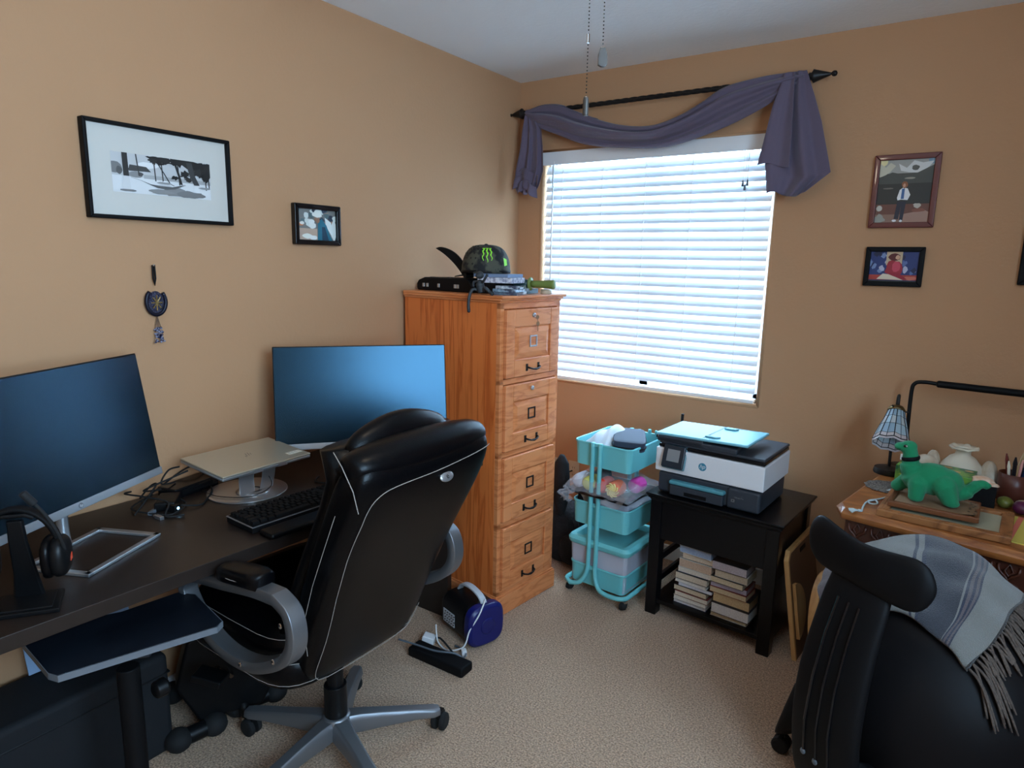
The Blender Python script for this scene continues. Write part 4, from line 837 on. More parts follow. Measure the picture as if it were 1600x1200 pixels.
# top tier contents
def lump(u, v):
    x = .008+.165*u+.02*v; y = .01+.30*v; env = (math.sin(PI*u)**.4)*(math.sin(PI*min(.999, v*.96+.02))**.4)
    return (x, y, .655+env*(.112+.012*math.sin(u*5+1)*math.cos(v*6)+.006*math.sin(u*17+v*9)))
b = MB(); b.grid(lump, 30, 30); o = ob('plastic_bag', b, mat('white_bag', S(205, 218, 228), .5, transl=.2, noise=(18, S(226, 226, 228), .2)), None, smooth=True, solid=.001, loc=(.728, -.585, 0), rot=(0, 0, -.075)); label(o, 'puffy white plastic bag in the left of the cart top tier', 'bag')
tb = thing('zip_pouch', 'dark slate blue zip pouch leaning in the cart top tier', 'pouch', CQ(.190, .150, .703), -.075)
Tp = RT(.05, .04, .50)
b = MB(); b.T = Tp; b.loft([[Vector((hx*s_*math.copysign(abs(math.cos(a))**.3, math.cos(a)), hy*s_*math.copysign(abs(math.sin(a))**.3, math.sin(a)), z)) for a in [2*PI*k/32 for k in range(32)]] for hx, hy, s_, z in ((.072, .112, .9, 0), (.072, .112, 1, .006), (.072, .112, 1.0, .036), (.072, .112, .97, .045), (.072, .112, .8, .050))])
ob('body', b, cmat('pouch_slate', 44, 50, 66, .7), tb, smooth=False, bevel=.002)
b = MB(); b.T = Tp; b.tube([(.0735*math.copysign(abs(math.cos(a))**.3, math.cos(a)), .1135*math.copysign(abs(math.sin(a))**.3, math.sin(a)), .020) for a in [2*PI*k/40 for k in range(40)]], .003, 6, closed=True); ob('zipper', b, 'matte', tb)
o = ob('binder_clip', MB().box(-.012, .012, -.010, .010, 0, .012).tube([(-.006, 0, .01), (-.010, 0, .028), (0, 0, .032), (.006, 0, .01)], .0015, 6), 'matte', None, loc=CQ(.268, .29, .727), rot=(0, 0, .3)); label(o, 'small black clip on the right rear rim of the cart top tier', 'clip')
# middle tier: clear box, bag of yarn
def tub(name, lab, x, y, z, W_, D_, H_, mlid, cat='storage box', lidh=.02, fill=None, hand=True):
    t = thing(name, lab, cat, CQ(x, y, z), -.075)
    def rg(zz, g, r_=.02): 
        out = []
        for cx, cy, a0 in ((W_-r_, D_-r_, 0), (r_, D_-r_, PI/2), (r_, r_, PI), (W_-r_, r_, 1.5*PI)):
            for k in range(5): a = a0+k*PI/8; r2 = max(r_+g, .004); sh = max(0, -(r_+g)+.004); sx2 = -1 if cx > W_/2 else 1; sy2 = -1 if cy > D_/2 else 1; out.append(Vector((cx+sx2*sh+r2*math.cos(a), cy+sy2*sh+r2*math.sin(a), zz)))
        return out
    b = MB().loft([rg(0, -.010), rg(H_, 0)], cap=False); b.add(rg(0, -.010), [tuple(range(20))]); ob('body', b, 'clear', t, solid=.0015)
    if mlid:
        b = MB().loft([rg(H_-.012, .006), rg(H_-.002, .012), rg(H_+lidh*.4, .013), rg(H_+lidh, .003), rg(H_+lidh, -.020), rg(H_+lidh*.25, -.038), rg(H_+lidh*.25, -.0395)], cap=False); b.add(rg(H_+lidh*.25, -.038), [tuple(range(20))]); ob('lid', b, mlid, t, solid=.0012, bevel=.001)
    if fill:
        ob('contents', MB().grid(lambda u, v: (.012+(W_-.024)*u, .012+(D_-.024)*v, .008+(H_-.025)*(1-.15*math.sin(9*u+3)*math.sin(7*v))*(math.sin(PI*min(.98, max(.02, u)))**.15)*(math.sin(PI*min(.98, max(.02, v)))**.15)), 24, 20).box(.014, W_-.014, .014, D_-.014, .004, (H_-.02)*.72), fill, t, smooth=True)
    return t
tub('storage_box', 'clear plastic box of craft supplies in the cart middle tier', .062, .03, .346, .205, .27, .135, None, fill='stuffing')
ob('lid', MB().box(.062, .267, .03, .30, .4815, .487), 'clear', None, bevel=.002, loc=(.728, -.585, 0), rot=(0, 0, -.075), tag=('flat clear lid on the craft supply box in the cart middle tier', 'box lid'))
o = ob('card_pack', MB().box(0, .035, 0, .004, 0, .125), 'paper', None, loc=CQ(.018, .035, .346), rot=(-.08, 0, -.075)); label(o, 'white card standing at the left end of the cart middle tier', 'card')
o = ob('hair_clip', MB().prism([(0, 0), (.055, 0), (.03, .05), (.01, .07)], 0, .012, Matrix(((1, 0, 0, 0), (0, 0, -1, 0), (0, 1, 0, 0), (0, 0, 0, 1)))), 'matte', None, bevel=.002, loc=CQ(.008, .028, .40), rot=(0, 0, -.075)); label(o, 'black pointed plastic piece at the front left of the cart middle tier', 'plastic part')
yb = thing('yarn_tray', 'dark plastic wrapped tray holding the balls of yarn on the clear box', 'tray', CQ(.005, -.015, .489), -.075)
ob('board', MB().box(-.02, .29, -.02, .27, 0, .014), 'gloss', yb, bevel=.003)
b = MB().grid(lambda u, v: (-.03+.33*u, -.03+.31*v, .016+.075*(math.sin(PI*u)**.3)*(math.sin(PI*v)**.3)+.004*math.sin(23*u+11*v)), 30, 24)
ob('wrap', b, 'bag', yb, smooth=True, solid=.0006)
b = MB().grid(lambda u, v: (-.03+.05*u+.02*math.sin(9*v), -.035-.03*v+.01*math.sin(u*8), .02-.045*v+.008*math.sin(13*u)), 14, 8); ob('wrap_end', b, 'bag', yb, smooth=True, solid=.0006)
ob('wrap_end', MB().grid(lambda u, v: (.17+.14*u, -.03-.02*v+.02*math.sin(4*u), .012-.05*v*math.sin(PI*u)-.01+.05*u), 14, 8), 'bag', yb, smooth=True, solid=.0006)
def yarn(lab, x, y, z, r_, l, c, c2=None, rz=0):
    t = thing('yarn_ball', lab, 'yarn', CQ(x, y, z), -.075+rz, 'yarn balls on the cart')
    mm = mat('yarn_'+lab[:6].strip().replace(' ', '_'), S(*c), .9, bump=(160, .6, .004)); T = RT(-PI/2, 0, 0)
    ob('skein', MB().lathe([(.004, -l*.5), (r_*.7, -l*.5), (r_*.95, -l*.42), (r_, -l*.25), (r_, l*.25), (r_*.95, l*.42), (r_*.6, l*.5), (.004, l*.5)], (0, 0, 0), 26, RT(PI/2, 0, 0)), mm, t, smooth=True)
    if c2:
        b = MB()
        for k in range(9):
            a = 2*PI*k/9; pts = [(r_*q*math.cos(a+q*2.2), -l*.5-.0015+.004*max(0, q-.6)**1*5*.5*0+((.0 if q < .75 else (q-.75)*l*.22)), r_*q*math.sin(a+q*2.2)) for q in (.08, .25, .45, .65, .8, .93)]
            b.tube(catmull(pts, 4), .0036, 6)
        ob('swirl', b, cmat('yarn_swirl', *c2, .9), t, smooth=True)
yz = .489+.016
yarn('white skein of yarn at the left of the wrapped tray', .028, .03, yz+.032, .031, .085, (214, 220, 232))
yarn('yellow skein of yarn beside the white one on the tray', .085, .02, yz+.033, .031, .08, (214, 220, 120))
yarn('red orange skein of yarn behind the cart uprights', .150, .03, yz+.033, .032, .085, (232, 66, 44))
yarn('orange and cream swirled skein of yarn facing the viewer', .215, .012, yz+.035, .034, .075, (232, 128, 96), (240, 222, 150))
yarn('pink magenta skein of yarn at the right end of the tray', .262, .115, yz+.036, .033, .07, (208, 70, 160))
yarn('black skein of yarn behind the white and yellow ones', .07, .135, yz+.034, .033, .08, (28, 28, 32))
o = ob('clear_bag', MB().grid(lambda u, v: (.12+.20*u, -.02+.22*v, .4795+.012*math.sin(PI*u)+.006*math.sin(12*u)*math.sin(9*v)-.03*(u > 9)), 20, 16), 'bag', None, smooth=True, solid=.0008, loc=(.728, -.585, .004), rot=(0, 0, -.075)); label(o, 'crumpled clear bag end sticking out under the yarn tray', 'plastic bag')
# bottom tier
tub('storage_box', 'clear tub with a teal lid and cloth inside in the cart bottom tier', -.006, .0, .062, .294, .32, .19, 'teal', fill='stuffing', lidh=.024)

# ================================================================= BLACK STAND, BOOKS
sd = thing('side_table', 'black wooden stand with an open book shelf under the printer', 'side table', (1.095, -.565, 0), -.08)
SW, SD, SH = .535, .42, .552
gb = 'gloss_wood'; cmat(gb, 9, 9, 12, .28, spec=.35)
ob('top', MB().box(-.018, SW+.018, -.018, SD+.012, SH-.010, SH).box(-.010, SW+.010, -.010, SD+.006, SH-.024, SH-.011).box(-.004, SW+.004, -.004, SD, SH-.032, SH-.023), gb, sd, bevel=.004, seg=3)
for x, y in ((0, 0), (SW-.05, 0), (0, SD-.05), (SW-.05, SD-.05)): ob('leg', MB().box(x, x+.05, y, y+.05, 0, SH-.032), gb, sd, bevel=.003)
ob('front_panel', MB().box(.05, SW-.05, .006, .022, .352, SH-.032), gb, sd, bevel=.002)
for x in (.010, SW-.024): ob('side_panel', MB().box(x, x+.014, .05, SD-.05, .30, SH-.032), gb, sd, bevel=.002)
ob('side_panel', MB().box(SW-.024, SW-.010, .05, SD-.05, .04, .299), gb, sd, bevel=.002)
for z in (.30, .22, .12): ob('side_rail', MB().box(.012, .028, .05, SD-.05, z, z+.03), gb, sd, bevel=.002)
ob('shelf', MB().box(.02, SW-.02, .012, SD-.02, .052, .070), gb, sd, bevel=.002)
SM = Matrix.Translation((1.095, -.565, 0)) @ Matrix.Rotation(-.08, 4, 'Z')
def SQ(x, y, z): return tuple(SM @ Vector((x, y, z)))
r = random.Random(11)
left = [(.020, (222, 218, 212), 'thin white-edged'), (.018, (226, 218, 204), 'thin cream-edged'), (.021, (218, 206, 186), 'cream-edged'), (.023, (206, 188, 160), 'tan-edged'), (.017, (214, 210, 214), 'slim greyish-edged'), (.017, (222, 214, 204), 'slim pale'), (.030, (208, 192, 170), 'thick beige-edged'), (.024, (216, 204, 188), 'medium beige-edged'), (.038, (196, 166, 142), 'thick tan rose-edged'), (.029, (206, 184, 160), 'thick light tan'), (.030, (160, 170, 188), 'blue grey-edged')]
right = [(.020, (206, 186, 152), 'tan-edged'), (.044, (214, 210, 208), 'very thick whitish'), (.040, (200, 172, 132), 'thick golden-edged'), (.024, (204, 184, 150), 'wide tan-edged'), (.024, (190, 180, 196), 'lilac grey-edged'), (.025, (208, 190, 160), 'cream tan'), (.031, (198, 180, 156), 'beige-edged'), (.036, (186, 172, 174), 'thick greyish pink-edged')]
ordn = ['bottom', 'second from bottom', 'third from bottom', 'fourth from bottom', 'fifth from bottom', 'sixth from bottom', 'seventh from bottom', 'eighth from bottom', 'ninth from bottom', 'tenth from bottom', 'eleventh from bottom']
for sn, x0, st_, W0 in (('left', .112, left, .150), ('right', .272, right, .158)):
    z = .0705
    for i, (th, c, d) in enumerate(st_):
        top = i == len(st_)-1
        dx = r.uniform(-.010, .010)+(.006*i*(1 if sn == 'left' else .5))*.3; W_ = W0*r.uniform(.93, 1.0)-(.012 if sn == 'right' and i > 4 else 0); D_ = .105
        t = thing('book', '%s paperback, %s in the %s stack on the stand shelf' % (d, 'topmost' if top else ordn[i], sn), 'book', SQ(x0+dx, .040+r.uniform(-.006, .006), z), -.08+r.uniform(-.03, .03), 'paperbacks on the stand shelf')
        cv = random.choice(((28, 28, 34), (190, 186, 180), (50, 60, 90), (120, 50, 46), (200, 196, 188))); tc_m = cmat('cover_%d_%d_%d' % cv, *cv, .4)
        ob('cover', MB().box(0, W_, 0, D_, 0, .0012).box(0, W_, 0, D_, th-.0014, th-.0003).box(0, W_, D_-.0015, D_, 0, th-.0003), tc_m, t)
        ob('page_block', MB().box(.002, W_-.002, .0015, D_-.002, .0013, th-.0015), mat('pages', S(*c), .85, noise=(300, S(*[max(0, q-26) for q in c]), .2)), t)
        z += th

# ================================================================= PRINTER
pr = thing('printer', 'white and slate inkjet printer, pale blue window reflection painted on its document feeder, on the black stand', 'printer', (1.098, -.547, .552), -.0667)
PW, PD = .451, .325
Fy = Matrix(((1, 0, 0, 0), (0, 0, -1, 0), (0, 1, 0, 0), (0, 0, 0, 1)))
ob('lower_body', MB().box(.012, PW-.008, .008, PD-.01, .004, .092).box(.312, PW-.008, -.004, .05, .004, .090), 'slate', pr, bevel=.012, seg=3)
ob('foot_pads', MB().box(.03, .06, .02, .05, 0, .005).box(PW-.06, PW-.03, .02, .05, 0, .005).box(.03, .06, PD-.05, PD-.02, 0, .005).box(PW-.06, PW-.03, PD-.05, PD-.02, 0, .005), 'rubber', pr)
ob('paper_drawer', MB().box(.075, .302, -.014, .06, .006, .050), 'slate', pr, bevel=.006, seg=3)
ob('output_tray', MB().box(.072, .305, -.018, .08, .052, .068), cmat('tray_blue', 84, 150, 162, .4), pr, bevel=.006, seg=3)
ob('tray_handle', MB().box(.14, .235, -.0155, -.013, .014, .030), 'gloss', pr, bevel=.002)
wb = ob('white_body', MB().prism([(0, 0), (PW, 0), (PW, PD), (0, PD)], .096, .196), 'white', pr, bevel=.004, seg=3)
ob('scanner_rim', MB().box(.008, PW-.004, .006, PD-.004, .197, .212), 'gloss', pr, bevel=.004)
ob('scanner_lid', MB().box(.010, PW-.003, .004, PD-.002, .213, .226), 'slate', pr, bevel=.006, seg=3)
ob('feeder_base', MB().prism([(.0, .0), (.34, .0), (.30, .24), (.0, .24)], .222, .246).box(.004, .20, .0, .24, .222, .252), 'slate', pr, bevel=.006)
# tilted feeder cover with a paper recess, blue window reflection painted in
Tf = Matrix.Translation((-.004, -.004, .248)) @ Matrix.Rotation(-.03, 4, 'Y')
def inF(mb): mb.T = Tf; return mb
fcv = ob('feeder_cover', inF(MB()).box(0, .385, 0, .262, .0, .012), 'lid_sheen', pr, bevel=.008, seg=3)
b = inF(MB()); b.prism([(.196, .012), (.205, .012), (.208, .25), (.199, .25)], .0118, .0124).prism([(.205, .236), (.345, .250), (.345, .253), (.203, .25)], .0118, .0124)
ob('recess', b, cmat('recess_blue', 40, 84, 96, .5), fcv)
b = inF(MB()); b.prism([(.200, .03), (.245, .024), (.262, .042), (.205, .046)], .0125, .0185).prism([(.215, .205), (.262, .202), (.27, .226), (.218, .236)], .0125, .0185)
ob('paper_guides', b, cmat('guide_blue', 92, 154, 166, .45), fcv, bevel=.001)
# control panel
Tc = Matrix.Translation((.038, -.004, .118)) @ Matrix.Rotation(-.30, 4, 'X')
b = MB(); b.T = Tc; b.box(0, .094, -.030, -.016, .0, .094); cpn = ob('control_panel', b, cmat('panel_dark', 30, 40, 50, .25), pr, bevel=.005, seg=3)
b = MB(); b.T = Tc; b.box(-.003, .097, -.017, -.006, -.004, .097); ob('panel_rim', b, cmat('rim_teal', 90, 130, 140, .4), cpn, bevel=.005)
b = MB(); b.T = Tc; b.box(.02, .074, -.0308, -.0299, .026, .076); ob('display', b, 'led_lcd', cpn)
lgc = ob('logo_disc', MB().prism(blob(.205, .148, .0165, .0165, 30, 0), .0002, .0010, Fy), cmat('hp_blue', 60, 132, 156, .4), wb)
text('logo_letters', 'hp', .024, Fy @ Matrix.Translation((.2045, .1495, .0011)), 'white', lgc, .0003, shear=.28)
sy = ob('status_symbol', MB(), 'silver', pr) if False else None
b = MB(); 
for a in ((.332, .336, .034, .046), (.342, .346, .034, .046), (.332, .346, .034, .037), (.332, .346, .043, .046)): b.box(a[0], a[1], -.0048, -.0040, a[2], a[3])
ob('wireless_symbol', b, 'silver', pr)
text('model_lettering', 'OfficeJet Pro', .007, Fy @ Matrix.Translation((.362, .0545, .0042)), 'silver', pr, .0002)
cable('printer_cable', 'short black cable end poking up behind the printer left side', [(1.075, -.20, .56), (1.07, -.18, .70), (1.068, -.17, .79), (1.07, -.172, .815)], .007, 'rubber', 'cable')

# ================================================================= BOARDS LEANING BESIDE THE STAND
wbd = thing('wooden_board', 'thin pine board leaning against the right side of the black stand', 'board', (1.716, -.565, 0), 0)
Tb = basis((0, 0, 0), (.08, 1, 0), (-.165, 0, .986))  # x along depth, y up along board
b = MB(); b.T = Tb
b.prism([(0, .0), (.35, .0), (.35, .425), (.03, .425), (0, .395)], -.008, .008); ob('panel', b, 'brownboard', wbd)
b = MB(); b.T = Tb; b.prism([(-.002, .0), (.012, .0), (.012, .39), (.038, .417), (.35, .417), (.35, .43), (.03, .43), (-.002, .398)], -.009, .009); ob('pine_edge', b, 'pine', wbd, bevel=.002)
b = MB(); b.T = Tb; b.box(.15, .22, .385, .402, -.0095, .0095); ob('handle_slot', b, 'matte', wbd)
b = MB(); b.T = Tb; b.prism([(.02+.0, .08)]+[(.02+.11*math.sin(a), .19-.11*math.cos(a)) for a in [PI*k/18 for k in range(19)]]+[(.02, .30)], .0095, .022); ob('half_round_brace', b, 'pine', wbd, bevel=.001)
hoop = thing('bentwood_hoop', 'pale bentwood hoop leaning between the pine board and the ball chair', 'hoop', (1.825, -.50, .0), 0)
Th = basis((0, 0, 0), (.10, 1, 0), (-.14, 0, .99)); b = MB(); b.T = Th; R_ = .165
b.band([(R_*math.cos(a), R_+.014+R_*1.05*math.sin(a), 0) for a in [2*PI*k/48 for k in range(48)]], (0, 0, 1), .032, .009, closed=True); ob('rim', b, 'pine', hoop, smooth=False)
b = MB(); b.T = Th; b.prism([(.158*math.cos(a), R_+.014+.164*math.sin(a)) for a in [2*PI*k/40 for k in range(40)]], .0, .004); ob('dark_skin', b, 'matte', hoop)

# ================================================================= CARVED DRESSER
DO = (1.817, -.77); dr = thing('carved_desk', 'old carved oak writing desk against the window wall under the pictures', 'writing desk', (DO[0], DO[1], 0), -.17)
DT = .72; DL, DDp = 1.02, .60
DM = Matrix.Translation((DO[0], DO[1], 0)) @ Matrix.Rotation(-.17, 4, 'Z')
def DQ(x, y, z=DT): return tuple(DM @ Vector((x, y, z)))
def oct_(g): return [(.03-g*.4, -g), (DL, -g), (DL, DDp), (.0-g, DDp), (-g, .055-g*.3)]
b = MB(); ob('top', b.loft([[Vector((x, y, z)) for x, y in oct_(g)] for g, z in ((-.012, DT-.040), (.0, DT-.036), (.006, DT-.026), (.007, DT-.016), (.0, DT-.008), (-.006, DT-.004), (-.010, DT))]), 'dwood', dr, bevel=.001)
ap = ob('apron', MB().box(.035, DL, .022, .05, .585, DT-.040).box(.035, .06, .05, DDp-.02, .585, DT-.04), 'dcarve', dr, bevel=.002)
b = MB()
for i in range(14):
    x = .075+i*.068
    b.tube([(x-.026, .019, DT-.052), (x-.024, .017, DT-.072), (x-.008, .016, DT-.085), (x, .017, DT-.098), (x+.008, .016, DT-.085), (x+.024, .017, DT-.072), (x+.026, .019, DT-.052)], .0045, 6)
    b.tube([(x, .018, DT-.05), (x-.012, .016, DT-.068), (x, .018, DT-.084), (x+.012, .016, DT-.068)], .0035, 6, closed=True)
for i in range(12):
    x = .09+i*.08; b.ell((x, .020, DT-.115), .022, .006, .012, 10, 6)
ob('carving', b, 'dcarve', ap, smooth=True)
ob('cabinet_body', MB().box(.045, DL, .115, DDp-.02, .02, .583), cmat('dresser_dark', 92, 40, 26, .35, coat=.3), dr, bevel=.003)
for i, (z0, z1) in enumerate(((.42, .575), (.25, .41), (.07, .24))):
    d = ob('drawer', MB().box(.065, DL-.02, .098, .117, z0, z1), 'dresser_dark', dr, bevel=.006, seg=3)
    ob('knob', MB().lathe([(.004, 0), (.005, .010), (.012, .014), (.013, .022), (.008, .027), (.001, .028)], (.33, .098, (z0+z1)/2+(.04 if i == 0 else 0)), 16, RT(PI/2, 0, 0)), 'brass', d, smooth=True)
for x, y in ((.05, .12), (.05, DDp-.08), (DL-.06, .12), (DL-.06, DDp-.08)): ob('foot', MB().box(x, x+.05, y, y+.05, 0, .03), 'dcarve', dr)

# ---- things on it
tl = thing('desk_lamp', 'small bronze table lamp with a leaded blue white glass shade', 'table lamp', (1.930, -.245, DT), .2)
ob('base', MB().lathe([(.052, 0), (.054, .006), (.050, .022), (.020, .028), (.001, .028)], seg=28), 'iron', tl, smooth=False, bevel=.001)
ob('stem', MB().tube(catmull([(0, 0, .02), (-.001, .004, .12), (.002, .018, .20), (.004, .026, .255), (.004, .018, .296), (.004, .002, .308), (.003, -.006, .29), (.003, -.008, .262)], 6), .0055, 10), 'iron', tl, smooth=True)
TS = Matrix.Translation((0, -.012, .262)) @ Matrix.Rotation(-.62, 4, 'X') @ Matrix.Rotation(.12, 4, 'Y') @ Matrix.Translation((0, 0, -.250))
cap_ = ob('shade_cap', MB().lathe([tuple(q) for q in ((.030, .232), (.0315, .238), (.024, .252), (.010, .258), (.001, .258))], TS.translation, 24, TS.to_3x3().to_4x4()), 'brass', tl, smooth=True)
for a in range(3): ob('set_screw', MB().cyl(TS @ Vector((.03*math.cos(a*2.1), .03*math.sin(a*2.1), .240)), TS @ Vector((.040*math.cos(a*2.1), .040*math.sin(a*2.1), .241)), .0028, seg=8), 'iron', cap_)
ns = 16; prof = [(.028, .234), (.036, .200), (.047, .165), (.058, .125), (.062, .108)]
cols = [S(176, 200, 210), S(150, 176, 192), S(206, 208, 204), S(196, 188, 180)]
b = MB(); lead = MB()
def sp(k, j):
    a = 2*PI*k/ns; r_, z = prof[j]; z2 = z-(.006 if (k % 2) and j >= 3 else 0)+(.004 if (k % 2) and j in (1,) else 0); return TS @ Vector((r_*math.cos(a), r_*math.sin(a), z2))
for k in range(ns):
    for j in range(4):
        q = [sp(k, j), sp(k+1, j), sp(k+1, j+1), sp(k, j+1)]; c = q[0]+q[1]+q[2]+q[3]
        b.add(q, [(0, 1, 2, 3)], S(214, 196, 192) if j == 3 else (cols[2] if j == 1 and k % 2 else cols[(k//2+j) % 2]) )
    lead.tube([sp(k, 0), sp(k, 1), sp(k, 2), sp(k, 3), sp(k, 4)], .0014 if k % 2 else .002, 5)
for j in (0, 1, 2, 3, 4): lead.tube([sp(k, j) for k in range(ns)], .0014 if 0 < j < 4 else .002, 5, closed=True)
M_['leadglass'] = mat('leaded_glass', (1, 1, 1, 1), .25, attr='Col', transl=.35)
sh_ = ob('glass_shade', b, 'leadglass', tl, solid=.0015); ob('leading', lead, 'matte', sh_)
b = MB()
for k in range(ns):
    p1 = sp(k, 4); p2 = sp(k+1, 4); dn_ = TS.to_3x3() @ Vector((0, 0, -.009)); b.add([p1, p2, p2+dn_, p1+dn_], [(0, 1, 2, 3)], S(200, 186, 184))
ob('shade_skirt', b, 'leadglass', sh_, solid=.0012)
ob('light_bulb', MB().ell(TS @ Vector((0, 0, .165)), .020, .020, .028, 16, 10), 'white', tl, smooth=True)
al = thing('reading_lamp', 'black tubular arm lamp rising behind the table lamp and reaching right', 'lamp', (1.970, -.125, DT), 0)
ob('arm', MB().tube(catmull([(.004, 0, .005), (.0, 0, .12), (-.004, 0, .30), (.004, 0, .343), (.035, 0, .352), (.08, 0, .350)], 7), .0075, 10), 'black', al, smooth=True)
ob('lamp_bar', MB().tube([(.075, 0, .350), (.08, 0, .350), (.50, -.01, .345), (.505, -.01, .345)], [.0095, .0135, .0135, .009], 12), 'matte', al, smooth=False, bevel=.001)
ob('base', MB().lathe([(.05, 0), (.05, .010), (.012, .014), (.001, .014)], seg=24), 'black', al, bevel=.001)
dl = ob('doily', MB().lathe([(.001, .0015), (.035, .0015), (.065, .002), (.075, .001)], seg=40, cap=False, wob=lambda a, z: 1+.05*math.cos(a*12)), mat('lace', S(120, 108, 98), .9, noise=(220, S(60, 48, 42), .1)), None, solid=.001, loc=DQ(.072, .345, DT+.0008)); label(dl, 'round grey lace doily with pale tassels at the back left of the writing desk', 'doily')
TSM = cmat('tassel_white', 178, 190, 190, .9)
def tassel_on(lab, P, d, n=7, L=.03):
    t = thing('tassel', lab, 'tassel', P, 0, 'white cord tassels on the writing desk'); d = Vector((math.cos(d), math.sin(d), 0)); p_ = Vector((-d.y, d.x, 0))
    ob('knot', MB().tube([(0, 0, .005), d*.010+Vector((0, 0, .005))], .0045, 8), TSM, t, smooth=True)
    b = MB()
    for k in range(n):
        s_ = (k/(n-1)-.5)*2; b.tube([d*.008+Vector((0, 0, .005)), d*(.008+L*.5)+p_*s_*L*.3+Vector((0, 0, .006)), d*(.008+L*(1-.12*abs(s_)))+p_*s_*L*.6+Vector((0, 0, .0025))], .0022, 5)
    ob('threads', b, TSM, t)
tassel_on('white fanned tassel pointing left at the front left corner of the pine frame', DQ(.085, .005), -2.75)
tassel_on('white tassel lying over the lace doily edge', DQ(.125, .30), 2.6, L=.035)
cable('looped_string', 'white looped cord between the lace doily and the pine frame corner', [DQ(.085, .008, DT+.003), DQ(.075, .055, DT+.003), DQ(.070, .11, DT+.004), DQ(.085, .15, DT+.004), DQ(.10, .12, DT+.004), DQ(.085, .10, DT+.005), DQ(.07, .13, DT+.004), DQ(.095, .19, DT+.003), DQ(.118, .29, DT+.004)], .0028, TSM, 'cord')
def frame3(lab, P, rz, W_, D_, th, fw, m_, glassm, bars=None):
    t = thing('flat_picture', lab, 'frame', P, rz); b = MB()
    for q in ([(0, 0), (W_, 0), (W_-fw, fw), (fw, fw)], [(W_, 0), (W_, D_), (W_-fw, D_-fw), (W_-fw, fw)], [(W_, D_), (0, D_), (fw, D_-fw), (W_-fw, D_-fw)], [(0, D_), (0, 0), (fw, fw), (fw, D_-fw)]): b.prism(q, 0, th)
    f_ = ob('moulding', b, m_, t, bevel=.003)
    g = MB(); 
    for o_ in (.35, .6): g.box(fw*o_-.001, fw*o_+.001, fw*o_, D_-fw*o_, th, th+.0012).box(fw*o_, W_-fw*o_, fw*o_-.001, fw*o_+.001, th, th+.0012).box(W_-fw*o_-.001, W_-fw*o_+.001, fw*o_, D_-fw*o_, th, th+.0012)
    ob('ridges', g, m_, f_)
    ob('panel', MB().box(fw*.9, W_-fw*.9, fw*.9, D_-fw*.9, th*.2, th*.55), glassm, t); return t
frw = mat('frame_wood', S(150, 96, 54), .45, wood=((8, 8, 8), S(112, 66, 34)))
frame3('large grooved pine picture frame lying flat under the green dinosaur', (1.943, -.785, DT+.001), -.07, .350, .265, .022, .032, frw, cmat('frame_glass', 170, 166, 140, .15))
t_ = frame3('smaller wooden frame lying on the large one directly beneath the dinosaur', (1.968, -.735, DT+.0245), -.04, .245, .185, .017, .014, cmat('frame_wood2', 112, 66, 38, .4), cmat('kraft', 128, 98, 70, .9))
b = MB(); b.prism([(.02, .012), (.20, .012), (.236, .03), (.242, .05), (.232, .08), (.245, .11), (.236, .15), (.16, .172), (.03, .165)], .0175, .0185); kp = ob('brown_paper', b, 'kraft', None, loc=(1.966, -.735, DT+.0245), rot=(0, 0, -.04)); label(kp, 'torn brown kraft paper with dark scribble between the frame and the dinosaur', 'paper')
b = MB()
for k in range(9):
    r2 = random.Random(k); b.prism(blob(.225+r2.uniform(-.01, .012), .035+k*.014, .004, .003, 7, .4, k), .0186, .0189)
ob('ink_marks', b, 'matte', kp)
# dinosaur
dn = thing('plush_dinosaur', 'green plush long necked dinosaur with a black collar standing on the frames', 'plush toy', (2.062, -.655, DT+.0445), 0)
def skin(name, verts, edges, radii, m_, parent, sub=2):
    me = bpy.data.meshes.new(name); me.from_pydata([Vector(v) for v in verts], edges, []); me.update()
    o = bpy.data.objects.new(name, me); link(o, parent); sk = o.modifiers.new('skin', 'SKIN')
    for i, r_ in enumerate(radii):
        d = me.skin_vertices[0].data[i]; rr_ = r_ if isinstance(r_, tuple) else (r_, r_); d.radius = rr_; d.use_root = (i == 0)
    sk.use_smooth_shade = True; q = o.modifiers.new('u', 'SUBSURF'); q.levels = sub; q.render_levels = sub
    me.materials.append(M_[m_]); return o
b = MB()
b.ell((.018, 0, .072), .066, .046, .052, 28, 18, T=RT(0, .10, 0)).ell((-.022, 0, .064), .044, .038, .040, 24, 16).ell((.058, 0, .068), .046, .042, .044, 24, 16)
b.tube(catmull([(-.018, 0, .060), (-.040, 0, .085), (-.047, 0, .115), (-.050, 0, .140), (-.056, 0, .160)], 6), [.040]*6+[.032]*6+[.024]*6+[.022]*6+[.022], 16)
b.ell((-.060, 0, .166), .027, .022, .021, 20, 14, T=RT(0, -.3, 0)).ell((-.082, 0, .164), .018, .017, .014, 18, 12)
b.tube(catmull([(.06, 0, .045), (.095, .004, .040), (.120, .006, .056), (.140, .006, .078), (.158, .006, .080), (.168, .006, .072)], 5), [.032]*5+[.024]*5+[.017]*5+[.013]*5+[.011]*5+[.007], 14)
for (x, y, z, xe, ye, ze, r1, r2) in ((-.018, -.030, .060, -.020, -.040, .014, .030, .022), (-.045, .030, .055, -.078, .040, .020, .026, .020), (.052, -.032, .062, .076, -.036, .014, .036, .023), (.055, .035, .055, .088, .044, .018, .032, .022)):
    p_, q_ = Vector((x, y, z)), Vector((xe, ye, ze)); b.tube([p_, p_.lerp(q_, .5), q_], [r1, (r1+r2)/2, r2], 14); b.ell(p_, r1, r1*.9, r1, 16, 10); b.ell(q_, r2*1.05, r2, min(r2, ze)*1.0, 16, 10)
